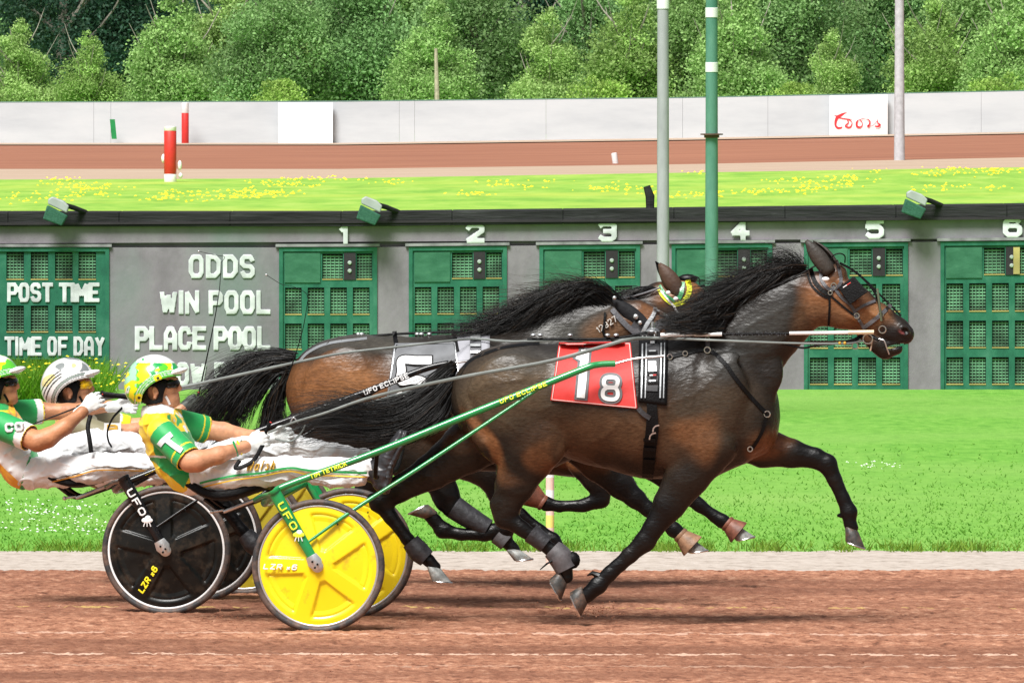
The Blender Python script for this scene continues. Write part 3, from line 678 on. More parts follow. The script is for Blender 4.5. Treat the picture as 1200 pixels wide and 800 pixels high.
marker(199.5, 148, 215, 14.5, [(0, .165, M_white, 'white_base'), (.165, .92, M_red, 'red_band'), (.92, 1, M_white, 'cap')], 'thick red distance post with white foot on the far meadow edge', True)
marker(217, 122, 171.5, 8.5, [(0, .75, M_red, 'red_band'), (.75, 1, M_white, 'cap')], 'thin red post with white top standing against the far wall', Y=wallb(217) - .6)
t_ = marker(722, 179, 197, 7, [(0, 1, M_white, 'post')], 'short white stake leaning beside the far track', name='white_stake'); t_.rotation_euler = (0, R(-8), 0)
mb = MB(); mb.prism([(0, 0), (.16, 0), (.10, .62), (-.06, .62)], -.06, .0)
o = mb.build('green_marker_board', M_gtube); o.location = W(131, 163, wallb(131) - .3); tag(o, 'small green slat leaning on the far wall at the left', 'marker')
# striped lane post behind the horses
M_pink = mat('faded_pink_paint', (.74, .50, .42), .6, var=.1)
Y = GY(662); th = thing('striped_post', 'slim pale pink and white striped post with a yellow band behind the horses legs', 'marker post', loc=((644.5 - 600) * Y / FPX, Y, 0))
H = (662 - 515) * Y / FPX; z = 0; M_paley = mat('faded_yellow_paint', (.75, .62, .16), .6, var=.1)
for i in range(10):
    mb = MB(th.location); m_ = M_paley if i == 3 else (M_pink if i % 2 == 0 else M_white)
    mb.lathe((th.location[0], Y, 0), (0, 0, 1), [(z, .024), (z + H / 10, .024)], 12); mb.build('yellow_band' if i == 3 else ('pink_band' if i % 2 == 0 else 'white_band'), m_, th, smooth=True); z += H / 10

# ------------------------------------------------------------------ tote board
YB = 86.0; SB = YB / FPX
M_wall = ramp_mat('board_grey_render', [(.25, (.15, .132, .152)), (.5, (.235, .210, .240)), (.8, (.30, .285, .305))], 2.2, (1, 1, .7), bump=.25, bs=14, rough=.8,
                  second=((.17, .21, .20), 1.1, (1, 1, .6), .50, .72))
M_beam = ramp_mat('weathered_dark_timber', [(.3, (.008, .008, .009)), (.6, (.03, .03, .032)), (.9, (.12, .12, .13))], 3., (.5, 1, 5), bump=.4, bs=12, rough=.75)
M_panelg = ramp_mat('green_panel_paint', [(.25, (.014, .075, .050)), (.5, (.026, .145, .088)), (.8, (.075, .235, .155))], 4.5, (1, 1, .7), bump=.1, bs=8, rough=.5)
M_blank = ramp_mat('faded_dark_green_panel', [(.3, (.025, .11, .06)), (.6, (.05, .17, .10)), (.85, (.10, .24, .14))], 5., (1, 1, 2), bump=.1, bs=8, rough=.5)
M_mesh = mat('louvre_green', (.10, .24, .14), .55, var=.6, vs=4)
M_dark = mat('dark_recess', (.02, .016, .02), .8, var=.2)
M_ledge = mat('ochre_ledge', (.38, .32, .11), .7, var=.3, vs=3)
M_lampw = mat('lamp_glass', (.36, .42, .38), .3, var=.1)
M_sign = mat('white_board_letters', (.60, .62, .64), .7, var=.22, vs=7)
def by(px, py): return py - max(0, px - 400) * .0115 * np.clip((458 - py) / 200, 0, 1)
def BP(px, py, dy=0.): p = W(px, by(px, py), YB); return np.array([p[0], YB + dy, p[2]])
tb = thing('tote_board', 'low grey tote board with green numbered shutters and a dark roof beam', 'scoreboard', loc=(0, YB, 0))
def bbox(mb, x0, y0, x1, y1, d0, d1):
    """box on the board: picture rectangle, depth from d0 (front) to d1 (back)"""
    P = [BP(x0, y1, d0), BP(x1, y1, d0), BP(x1, y1, d1), BP(x0, y1, d1), BP(x0, y0, d0), BP(x1, y0, d0), BP(x1, y0, d1), BP(x0, y0, d1)]
    mb.add(P, [(0, 3, 2, 1), (4, 5, 6, 7), (0, 1, 5, 4), (1, 2, 6, 5), (2, 3, 7, 6), (3, 0, 4, 7)])
bays = [(-28, 128), (327, 442), (479, 594), (632, 750), (787, 905), (942, 1064), (1102, 1218), (1256, 1372)]
bot = 459
mb = MB(tb.location); prev = -900
for a, b in bays + [(1700, 1700)]:
    bbox(mb, prev, 290, a, bot, 0, .06); prev = b
bbox(mb, -900, 262, 1700, 289.6, .0, .06); bbox(mb, -900, 262, 1700, bot, .062, .5)
mb.build('wall', M_wall, tb)
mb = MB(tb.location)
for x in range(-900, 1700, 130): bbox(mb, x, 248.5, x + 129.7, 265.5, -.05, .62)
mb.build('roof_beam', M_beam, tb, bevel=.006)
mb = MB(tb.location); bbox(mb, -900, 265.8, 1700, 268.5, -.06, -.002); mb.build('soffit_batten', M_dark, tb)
M_trim = mat('grey_lintel', (.22, .22, .23), .7, var=.3)
def window(parent, x0, y0, x1, y1, seed, ledge=True):
    wn = MB(tb.location); bbox(wn, x0, y0, x1, y1, .050, .058); o = wn.build('window', M_dark, parent)
    g = MB(tb.location); nb = 8; hh = (y1 - y0 - 2) / nb
    for k in range(nb): bbox(g, x0 + .6, y0 + 2.2 + k * hh, x1 - .6, y0 + 2.2 + k * hh + hh * .52, .030, .036)
    nv = 5
    for k in range(1, nv): xx = x0 + (x1 - x0) * k / nv; bbox(g, xx - .35, y0 + 1.5, xx + .35, y1 - .5, .022, .028)
    g.build('louvre', M_mesh, o)
    if ledge: e = MB(tb.location); bbox(e, x0, y1 - .2, x1, y1 + 1., -.004, .048); e.build('ledge', M_ledge, o)
def bay(i, x0, x1):
    p = MB(tb.location); w_ = x1 - x0
    yt = 290
    x0i, x1i = x0 + 6, x1 - 6
    cols = np.linspace(x0i + 1, x1i + 4, 5); rows = [(297.5, 327), (337, 368), (379, 409), (420, 450)]
    if i == 0: rows = [(295.5, 327), (358, 388.5), (421, 449)]; cols = np.array([-22, 7.5, 36, 64.5, 92]) ; cols = np.append(cols, 120.5)
    wins = []
    sw = (cols[1] - cols[0]) - 7
    for r, (a, b) in enumerate(rows):
        if i > 0 and r == 0:
            m0 = x0 + w_ * .44; m1 = x0 + w_ * .66; m2 = x0 + w_ * .78; wins += [(m0, a, m1 - 1, b), (m2 + 1, a, x1i, b)]
        else: wins += [(c, a, c + (20.5 if i == 0 else sw), b) for c in cols[:-1]]
    # frame: stiles and rails around the openings, in non-overlapping bands
    bands = []; y = yt
    for a, b in rows: bands.append((y, a, None)); bands.append((a, b, 1)); y = b
    bands.append((y, bot, None))
    for a, b, o_ in bands:
        if o_ is None: bbox(p, x0, a, x1, b, .002, .05)
        else:
            xs_ = x0
            for q in sorted([q for q in wins if q[1] == a]):
                bbox(p, xs_, a, q[0], b, .002, .05); xs_ = q[2]
            bbox(p, xs_, a, x1, b, .002, .05)
    pn = p.build('shutter_panel', M_panelg, tb)
    for q in wins: window(pn, *q, 0)
    f = MB(tb.location); bbox(f, x0, yt, x0 + 4.5, bot, -.016, -.001); bbox(f, x1 - 4.5, yt, x1, bot, -.016, -.001); bbox(f, x0 + 4.6, yt, x1 - 4.6, yt + 4.5, -.016, -.001)
    f.build('frame', M_panelg, pn)
    l_ = MB(tb.location); bbox(l_, x0 - 4, yt - 4, x1 + 3, yt - .8, -.03, -.004); l_.build('lintel', M_trim, tb)
    if i > 0:
        bb = MB(tb.location); bbox(bb, x0i + .5, 296.5, x0 + w_ * .42, 331, -.008, .001); bb.build('blank_panel', M_blank, pn)
        m1 = x0 + w_ * .66; m2 = x0 + w_ * .78
        bb = MB(tb.location); bbox(bb, m1, 296.5, m2, 328, -.006, .0015); lc = bb.build('lamp_column', M_dark, pn)
        if i == 6: yb = MB(tb.location); bbox(yb, m2 - 5, 297, m2 + 2.5, 327, -.012, -.007); yb.build('yellow_strip', M_ledge, pn)
        for yy in (308, 317.5):
            c = BP((m1 + m2) / 2, yy, -.008); q = MB(tb.location); q.lathe(c, (0, -1, 0), [(0, .019), (.004, .018), (.010, .012)], 16); q.build('indicator_lamp', M_lampw, lc if False else pn, smooth=True)
    return pn
pans = [bay(i, a, b) for i, (a, b) in enumerate(bays)]
def btext(s, x0, x1, y0, y1, par, m=M_sign, st=5.9, d=-.008, nm='lettering'):
    c = (BP(x0, y0) + BP(x1, y1)) / 2; block(s, (x1 - x0) * SB, (y1 - y0) * SB, st * SB, par, m, plane_M((c[0], d, c[2]), (1, 0, 0)), name=nm, depth=.003)
for w_, x0, x1, y0, y1 in (('ODDS', 221, 299, 298, 326), ('WIN POOL', 187, 317, 340, 368), ('PLACE POOL', 158, 317, 382, 410), ('SHOW POOL', 172, 317, 424, 452)):
    btext(w_, x0, x1, y0, y1, tb)
btext('POST TIME', 8, 117, 331, 354, pans[0], st=4.8, d=-.008); btext('TIME OF DAY', 5, 123, 394, 417, pans[0], st=4.3, d=-.008)
for k, xc in enumerate((402, 556.5, 711.5, 867, 1024.5, 1186.5)): btext(str(k + 1), xc - (6 if k == 0 else 11.5), xc + (6 if k == 0 else 11.5), 262.5, 286.5, tb, st=6.2, d=-.03, nm='number')
btext('7', 1330, 1350, 263.5, 286, tb, st=6.2, d=-.018, nm='number')
# floodlights and stub on the roof
M_flood = ramp_mat('flood_green', [(.4, (.03, .10, .065)), (.7, (.05, .15, .10))], 60., (1, 1, 1), bump=.2, bs=90)
M_floodtop = mat('floodlight_top', (.35, .38, .37), .5, var=.1)
def flood(px, label, flip=1):
    p = W(px, by(px, 252), YB); th = thing('floodlight', label, 'floodlight', 'floodlights along the roof of the tote board', loc=(p[0], YB - .14, p[2]))
    s = SB; x, y, z = 0, -.02, 0
    mb = MB(); mb.prism([(-18 * s, 6 * s), (8 * s, -3 * s), (10 * s, 8 * s), (4 * s, -14 * s)][:0] or [(-19 * s, -4 * s), (3 * s, -12 * s), (10 * s, 0), (-14 * s, 12 * s)], -.16, -.01); mb.build('housing', M_flood, th, bevel=.01)
    mb = MB(); mb.prism([(-13 * s, 13.2 * s), (9 * s, 3 * s), (11.5 * s, 11 * s), (5 * s, 17 * s), (-8 * s, 22 * s), (-13 * s, 19 * s)], -.15, -.02); mb.build('hood', M_floodtop, th, bevel=.01)
    mb = MB(); mb.tube([(6 * s, -.08, 12 * s), (16 * s, .0, 9 * s), (30 * s, .12, 3 * s)], .022, 8); mb.build('arm', M_beam, th, smooth=True)
flood(71, 'green floodlight on the roof beam above the left shutter'); flood(437, 'green floodlight on the roof beam near shutter 1'); flood(1074, 'green floodlight on the roof beam between shutters 5 and 6')
mb = MB(); mb.tube([(0, 0, -.02), (.0, 0, .1), (-.03, 0, .19)], [.035, .04, .03], 8); o = mb.build('roof_stub', M_beam, smooth=True); o.location = W(762, by(762, 248), YB) + np.array([0, .1, 0]); tag(o, 'short black stub sticking up from the roof beam beside the pole', 'pipe')

# ------------------------------------------------------------------ poles
M_galv = ramp_mat('galvanised_pole', [(.3, (.27, .27, .30)), (.7, (.42, .42, .45))], 6., (1, 1, .3), bump=.05, rough=.45)
M_gpole = ramp_mat('green_pole_paint', [(.3, (.06, .19, .14)), (.7, (.14, .30, .23))], 5., (1, 1, .4), bump=.05, rough=.5)
Y = 78.; X = (777 - 600) * Y / FPX; th = thing('light_pole', 'slim grey metal pole in front of the tote board right of number 3', 'pole', loc=(X, Y, 0))
mb = MB(); mb.lathe((0, 0, 0), (0, 0, 1), [(0, .052), (4.4, .044)], 20); zc = CAMH - (11 - HOR) * Y / FPX
mb = MB(); mb.lathe((0, 0, 0), (0, 0, 1), [(0, .051), (zc, .045)], 20); mb.build('shaft', M_galv, th, smooth=True)
mb = MB(); mb.lathe((0, 0, 0), (0, 0, 1), [(zc + .004, .05), (7, .045)], 20); mb.build('white_sleeve', M_white, th, smooth=True)
mb = MB(); mb.lathe((0, 0, 0), (0, 0, 1), [(0, .12), (.02, .12), (.025, .06), (.06, .055)], 20); mb.build('foot_plate', M_galv, th, smooth=True)
Y = 80.; X = (834 - 600) * Y / FPX; th = thing('light_pole', 'green painted pole with a clamp ring just left of number 4', 'pole', loc=(X, Y, 0))
mb = MB(); mb.lathe((0, 0, 0), (0, 0, 1), [(0, .058), (2.23, .05), (7, .042)], 20); mb.build('shaft', M_gpole, th, smooth=True)
zr = CAMH - (158.5 - HOR) * Y / FPX; mb = MB(); mb.lathe((0, 0, zr), (0, 0, 1), [(-.022, .052), (-.02, .062), (0, .062), (.002, .092), (.012, .092), (.014, .05)], 20); mb.build('clamp_ring', mat('rusty_iron', (.10, .05, .035), .7, var=.3), th, smooth=True)
for yy in (15, 79): mb = MB(); z = CAMH - (yy - HOR) * Y / FPX; mb.lathe((0, 0, z), (0, 0, 1), [(-.04, .0495), (-.038, .0525), (.038, .0525), (.04, .0495)], 20); mb.build('reflector_band', M_white, th, smooth=True)
Y = GY(199.5); X = (1054 - 600) * Y / FPX; th = thing('light_pole', 'tall pale grey pole at the far edge of the meadow near the white advertising panel', 'pole', loc=(X, Y, 0))
mb = MB(); mb.lathe((0, 0, 0), (0, 0, 1), [(.2, .135), (3, .115), (12, .09)], 20); mb.build('shaft', mat('pale_grey_pole', (.46, .46, .49), .5, var=.12), th, smooth=True)
mb = MB(); mb.lathe((0, 0, 0), (0, 0, 1), [(0, .17), (.2, .16), (.21, .14)], 20); mb.build('base_sleeve', M_tan, th, smooth=True)

# ------------------------------------------------------------------ trees
def crown_mesh(seed, w_, h, n, leaf, lean=0., col=(.1, .2, .03), z0=.3, nl=26, shape='round'):
    r_ = np.random.default_rng(seed); lobes = []
    for k in range(nl):
        t = r_.random(); zz = z0 + (h - z0) * t
        prof = (math.sin(math.pi * min(1, (t * .82 + .18))) ** .6) if shape == 'round' else (1 - t) ** .75 * .95 + .1
        rr = w_ / 2 * prof; a = r_.uniform(0, 6.283); d = rr * r_.uniform(.3, .85)
        lobes.append((d * math.cos(a) + lean * t, d * math.sin(a) * .8, zz, max(.2, rr * r_.uniform(.28, .55)), r_.uniform(.75, 1.3)))
    cnt = np.array([l[3] ** 2 for l in lobes]); cnt = (cnt / cnt.sum() * n).astype(int); P = []; C = []
    for (x, y, z, rr, br), c in zip(lobes, cnt):
        d = r_.normal(size=(c, 3)); d /= np.linalg.norm(d, axis=1)[:, None]; rad = rr * (1 + .22 * r_.normal(size=(c, 1))) * np.where(r_.random((c, 1)) < .2, .7, 1)
        p = np.array([x, y, z]) + d * rad * np.array([1, 1, .7]); P.append(p)
        C.append(np.array(col)[None] * br * r_.uniform(.8, 1.25, (c, 1)) + r_.uniform(0, .02, (c, 1)) * np.array([[1, .6, 0]]))
    P = np.vstack(P); C = np.vstack(C); n = len(P); P[:, 2] = np.maximum(P[:, 2], .1)
    a = r_.normal(size=(n, 3)); a /= np.linalg.norm(a, axis=1)[:, None]; b = np.cross(a, r_.normal(size=(n, 3))); b /= np.linalg.norm(b, axis=1)[:, None]
    s = leaf * r_.uniform(.6, 1.4, (n, 1)); V = np.stack([P - a * s, P + b * s * .6, P + a * s, P - b * s * .6], 1).reshape(-1, 3)
    me_o = new_mesh('crown', V, np.arange(4 * n).reshape(-1, 4), M_leaf, color=np.repeat(C, 4, 0), uniform=4, smooth=False)
    me = me_o.data; bpy.data.objects.remove(me_o); return me
M_bark = ramp_mat('grey_bark', [(.3, (.20, .18, .15)), (.7, (.42, .39, .33))], 3., (4, 4, 1), bump=.5, bs=8)
def trunk_mesh(seed, h, r):
    r_ = np.random.default_rng(seed); mb = MB(); lx = r_.uniform(-.3, .3)
    path = [(0, 0, -.1), (lx * .3, 0, h * .35), (lx, .1, h * .8)]; mb.tube(path, [r, r * .75, r * .25], 8, 10)
    for k in range(11):
        t = r_.uniform(.2, .75); a = r_.uniform(0, 6.283); L = h * r_.uniform(.28, .48); b = np.array([lx * t, .05, h * t]); mb.tube([b, b + np.array([math.cos(a) * L * .5, math.sin(a) * L * .4, L * .5]), b + np.array([math.cos(a) * L * .8, math.sin(a) * L * .6, L])], [r * .4, r * .2, r * .08], 6, 6)
    o = mb.build('trunk', M_bark, smooth=True); me = o.data; bpy.data.objects.remove(o); return me
LG, MG, DG, BG = (.34, .50, .17), (.23, .39, .15), (.04, .11, .07), (.33, .50, .12)
vars_ = {'light': [crown_mesh(s, 4.3, 5.0, 30000, .058, col=c, nl=42, shape='cone') for s, c in ((11, LG), (12, (.32, .49, .15)), (13, (.29, .46, .16)))],
         'mid': [crown_mesh(s, 5.0, 6.0, 34000, .062, col=c, nl=46) for s, c in ((21, MG), (22, (.20, .37, .14)), (23, (.26, .42, .15)))],
         'dark': [crown_mesh(s, 6.5, 9.5, 26000, .075, col=DG, nl=44) for s in (31, 32)],
         'shrub': [crown_mesh(s, 2.6, 1.9, 6000, .05, col=BG, z0=.1, nl=16) for s in (41, 42)]}
trunks = {'light': trunk_mesh(1, 4.6, .11), 'mid': trunk_mesh(2, 5.4, .14), 'dark': trunk_mesh(3, 9, .25), 'shrub': trunk_mesh(4, 1.5, .04)}
TR = [  # px, distance, kind, variant, scale, label
 (22, 352, 'light', 0, .82, 'light yellow-green tree at the left edge behind the far wall'),
 (103, 350, 'light', 1, .72, 'small light green tree behind the wall, between the left edge and the red posts'),
 (70, 372, 'dark', 0, 1.05, 'very dark tree filling the top left corner'),
 (168, 376, 'dark', 1, 1.0, 'dark tree rising behind the small trees above the red posts'),
 (205, 356, 'light', 2, 1.05, 'pale green tree directly above the two red posts'),
 (262, 362, 'light', 0, 1.2, 'tall airy light green tree just right of the red posts'),
 (318, 354, 'mid', 0, .95, 'mid green tree above the left edge of the blank white panel'),
 (372, 362, 'light', 1, 1.15, 'light green tree above the right edge of the blank white panel'),
 (338, 382, 'dark', 0, 1.1, 'dark tree behind the ones over the blank white panel'),
 (430, 356, 'mid', 1, 1.0, 'bushy mid green tree right of the blank white panel'),
 (470, 372, 'mid', 2, 1.3, 'tall green tree standing behind the pale trunked one'),
 (512, 352, 'light', 2, .95, 'light tree with a pale bare trunk showing above the wall'),
 (560, 358, 'mid', 0, 1.05, 'rounded green tree right of the pale trunked one'),
 (586, 384, 'dark', 1, 1.05, 'dark tree seen through the gap above the middle of the far wall'),
 (640, 352, 'light', 0, .9, 'feathery light green tree above the middle of the far wall'),
 (690, 360, 'mid', 1, .95, 'leafy green tree left of the grey pole, lower than its neighbours'),
 (735, 356, 'light', 1, 1.05, 'light green tree touching the grey pole from the left'),
 (700, 386, 'dark', 0, 1.1, 'dark tree at the top edge left of the grey pole'),
 (800, 358, 'mid', 2, 1.05, 'green tree between the grey pole and the green pole'),
 (862, 354, 'light', 2, 1.1, 'bright tree just right of the green pole'),
 (925, 358, 'mid', 0, 1.1, 'dense green tree left of the advertising panel'),
 (975, 350, 'light', 0, .75, 'slim bright tree above the advertising panel'),
 (1020, 362, 'mid', 1, 1.15, 'darker leafy tree behind the pale pole at the right'),
 (1040, 384, 'dark', 1, 1.05, 'dark tree behind the right pale pole at the top edge'),
 (1090, 354, 'light', 1, 1.0, 'light green tree right of the right pale pole'),
 (1140, 360, 'mid', 2, 1.15, 'large green tree near the right edge'),
 (1195, 352, 'light', 2, 1.1, 'bright green tree cut by the right edge'),
 (330, 347, 'shrub', 0, 1.0, 'bright low shrub peeping over the wall by the blank white panel'),
 (695, 346, 'shrub', 1, 1.05, 'bright low shrub peeping over the wall left of the grey pole'),
 (930, 343, 'shrub', 0, .95, 'bright low shrub peeping over the wall left of the advertising panel'),
 (1180, 340, 'shrub', 1, 1.1, 'bright low shrub peeping over the wall at the right edge'),
 (-60, 360, 'mid', 1, 1.1, None), (1260, 360, 'light', 0, 1.1, None), (1330, 365, 'mid', 0, 1.1, None), (-140, 365, 'light', 0, 1.2, None)]
TR += [(x_, 356 + (i_ * 7) % 22, ('mid', 'light', 'dark')[i_ % 3], i_ % 2, 1.1, None) for i_, x_ in enumerate(list(range(-1500, -160, 95)) + list(range(1390, 2700, 95)))]
M_pale = mat('pale_bark', (.42, .36, .27), .8, var=.2)
for i, (px, Y, kind, v, s_, lab) in enumerate(TR):
    nm = {'light': 'broadleaf_tree', 'mid': 'broadleaf_tree', 'dark': 'shade_tree', 'shrub': 'shrub'}[kind]
    th = thing(nm, lab or 'green tree outside the picture beyond the %s end of the far wall' % ('left' if px < 0 else 'right'), 'tree' if kind != 'shrub' else 'shrub', 'trees and shrubs behind the far wall', loc=((px - 600) * Y / FPX, Y, 0))
    th.scale = (s_,) * 3; th.rotation_euler = (0, 0, i * 1.7)
    link(bpy.data.objects.new('crown', vars_[kind][v]), th); t = link(bpy.data.objects.new('trunk', trunks[kind]), th)
    if 'pale bare trunk' in (lab or ''):
        mb = MB(); mb.tube([(0, 0, 0), (.03, 0, 1.2), (-.02, 0, 3.2)], [.12, .1, .06], 8); th.rotation_euler = (0, 0, 0); t.location = (0, 0, 0)
        o = mb.build('trunk', M_pale, th, smooth=True); o.location = (0, -2.3, 0); bpy.data.objects.remove(t)
# far-off wood behind
r_ = np.random.default_rng(77); n = 110000
x = r_.uniform(-85, 85, n); y = r_.uniform(392, 402, n) ; z = r_.uniform(0, 1, n) ** .8 * 15
y = y + 2.5 * np.array([mnoise.noise(Vector((a * .35, b * .45, 0))) for a, b in zip(x, z)])
k_ = np.array([.5 + 1.1 * max(0, .4 + mnoise.noise(Vector((a * .25, b * .3, 4)))) for a, b in zip(x, z)])
P = np.stack([x, y, z], 1); a = r_.normal(size=(n, 3)); a /= np.linalg.norm(a, axis=1)[:, None]; b = np.cross(a, r_.normal(size=(n, 3))); b /= np.linalg.norm(b, axis=1)[:, None]
s = r_.uniform(.12, .3, (n, 1)); V = np.stack([P - a * s, P + b * s * .7, P + a * s, P - b * s * .7], 1).reshape(-1, 3)
C = np.array([[.05, .13, .045]]) * k_[:, None] * r_.uniform(.7, 1.3, (n, 1))
tag(new_mesh('distant_wood', V, np.arange(4 * n).reshape(-1, 4), M_leaf, color=np.repeat(C, 4, 0), uniform=4, smooth=False), 'dense dark wood closing the view behind the trees', 'wood', kind='stuff')
mb = MB(); V = [(-200 + 400 * i / 40, 406 + 3 * math.sin(i * 2.1), 0) for i in range(41)]; V2 = [(v[0], v[1] + 14, 17 + 2.5 * math.sin(i * 1.7) + 1.5 * math.sin(i * .6)) for i, v in enumerate(V)]
mb.add(V + V2, [(i, i + 1, i + 42, i + 41) for i in range(40)]); tag(mb.build('wooded_hill', ramp_mat('deep_wood_green', [(.3, (.02, .06, .02)), (.7, (.06, .13, .04))], 1.5, (1, 1, 1), bump=.5, bs=4)), kind='structure')
# ------------------------------------------------------------------ horses
YAW = math.atan2(.135, 1.3)
F1 = Frame(-.915, 50.65, YAW)
_y = GY(720.5); F2 = Frame((195 - 600) * _y / FPX + .0675, _y + .65, YAW)
_y = GY(697.5); F3 = Frame((285 - 600) * _y / FPX + .0675, _y + .65, YAW)

def hoof(parent, F, cor, toe, heel, lat, m, name='hoof', grow=0.):
    """cor: centre of the coronet, toe/heel: ends of the sole, all in px"""
    C = F.L(*cor, lat); T = F.L(*toe, lat); H = F.L(*heel, lat); S = (T + H) / 2; ax = S - C; f = (T - H) / 2; L = np.linalg.norm(f)
    up = np.array([0, 1., 0]); V = []; n = 20; rings = ((0, .60, .030), (.12, .70, .040), (.5, .84, .046), (.94, 1.0, .052), (1.0, .97, .050))
    cf = f * .62
    for t, s_, w_ in rings:
        c = C + ax * t - (f * .12) * (1 - t)
        for k in range(n):
            a = 2 * math.pi * k / n; ca, sa = math.cos(a), math.sin(a)
            sq = 1 + .08 * (ca < -.5)
            V.append(c + f * (s_ * ca * (1 if ca > 0 else .92)) * (1 + grow) + up * ((w_ + grow * .05) * sa * sq))
    F_ = [(i * n + k, i * n + (k + 1) % n, (i + 1) * n + (k + 1) % n, (i + 1) * n + k) for i in range(len(rings) - 1) for k in range(n)]
    c = C + ax * .93; V.append(c); z = len(V) - 1; b = (len(rings) - 1) * n
    F_ += [(b + k, b + (k + 1) % n, z) for k in range(n)]; F_.append(tuple(reversed(range(n))))
    mb = MB(); mb.add(V, F_); o = mb.build(name, m, parent, smooth=True)
    if grow == 0.:
        mb = MB(); P = [S + f * (.96 * math.cos(a)) + up * (.048 * math.sin(a)) - ax * .02 for a in np.linspace(-2.3, 2.3, 16)]; mb.tube(P, .0055, 6); mb.build('horseshoe', M_steel, o, smooth=True)
    return o

def bell(parent, F, p0, p1, w0, w1, lat, m):
    A, B = F.L(*p0, lat), F.L(*p1, lat); mb = MB(); L = np.linalg.norm(B - A)
    mb.lathe(A, B - A, [(0, w0 * F.k), (.012, w0 * F.k * 1.1), (.02, w0 * F.k * 1.02), (L * .9, w1 * F.k), (L, w1 * F.k * 1.03), (L - .004, w1 * F.k * .9), (.03, w0 * F.k * .9)], 20)
    return mb.build('bell_boot', m, parent, smooth=True)
def cuff(parent, F, pts, m, name, lat, sqz=1.):
    mb = MB(); P = [F.L(x, y, lat) for x, y, r in pts]; mb.tube(P, [r * F.k for x, y, r in pts], 16, 14, sq=sqz)
    return mb.build(name, m, parent, smooth=True)

def make_horse(F, name, label, H, vox, parts=True):
    th = thing(name, label, 'horse', 'trotting horses pulling the racing sulkies', frame=F)
    k_ = F.k; P = lambda x, y, l=0.: F.L(x, y, l)
    xs = [q for q in H['bbox']]; lo = P(xs[0], xs[3], -.36); hi = P(xs[1], xs[2], .36); lo[1] = -.36; hi[1] = .36
    lo[0] -= .05; hi[0] += .05; lo[2] = max(lo[2], -.02)
    v = Vol(np.minimum(lo, hi), np.maximum(lo, hi), vox)
    ch = lambda pts, k=.03, op='add': v.chain([(P(x, y, l), a * k_, b) for x, y, l, a, b in pts], k, op)
    for c in H['chains']: ch(*c)
    for x, y, l, rx, ry, rz, ang, k in H.get('ells', []): v.ell(P(x, y, l), (rx * k_, ry, rz * k_), -R(ang), k)
    for c in H['legs']: ch([(x, y, l, r * (.84 if r < 15.5 else .95), w_ * (.88 if r < 15.5 else 1)) for x, y, l, r, w_ in c], .018)
    for c in H.get('grooves', []): ch(c, .03, 'sub')
    if 'face' in H: H['face'](v, P, k_)
    V, Fc = v.mesh(2)
    px, py = F.inv(V); lat = V[:, 1]
    base = np.array(H['base']); C = np.tile(base, (len(V), 1)).astype(float)
    wx = np.array([mnoise.noise(Vector((a * 5, b * 5, c * 5))) for a, b, c in V]) * 22; wy = np.array([mnoise.noise(Vector((a * 5 + 9, b * 5, c * 5))) for a, b, c in V]) * 18; px = px + wx; py = py + wy
    for (x, y, rx, ry, ang, col, st) in H['paint']:
        a = R(ang); u = (px - x) * math.cos(a) + (py - y) * math.sin(a); w_ = -(px - x) * math.sin(a) + (py - y) * math.cos(a)
        d = np.sqrt((u / rx) ** 2 + (w_ / ry) ** 2); t = np.clip((1.35 - d) / .85, 0, 1); t = t * t * (3 - 2 * t) * st
        C = C * (1 - t[:, None]) + np.array(col) * t[:, None]
    # fine dappling of the coat
    s_ = 16; nz = np.array([mnoise.noise(Vector((a * s_, b * s_, c * s_))) + .6 * mnoise.noise(Vector((a * 41, b * 41, c * 41))) for a, b, c in V[::1]])
    C *= (1 + .13 * nz)[:, None]
    body = new_mesh('body', V, Fc, M_coat, th, color=C, uniform=4)
    wrinkle(body, .0030, (5, 5, 7), 2.2, 3.); wrinkle(body, .0008, (16, 12, 22), 2., 8.)
    return th, v, body

BK = (.003, .0028, .0032); DK = (.015, .0115, .009); MD = (.060, .046, .034); BR = (.115, .058, .028); RB = (.19, .078, .03); HD = (.20, .085, .035)
def T(pts, dx, dy, s=1., cx=700, cy=470): return [((x - cx) * s + cx + dx, (y - cy) * s + cy + dy, *r) for x, y, *r in pts]
torso = [(589, 467, 0, 61, .235), (612, 466, 0, 64, .265), (655, 467, 0, 63, .265), (705, 474, 0, 71, .285), (760, 479, 0, 80, .29), (812, 479, 0, 83, .255), (846, 482, 0, 66, .20), (858, 488, 0, 52, .16)]
neck = [(828, 448, 0, 60, .15), (868, 408, 0, 51, .105), (905, 374, 0, 42, .085), (938, 351, 0, 36, .078)]
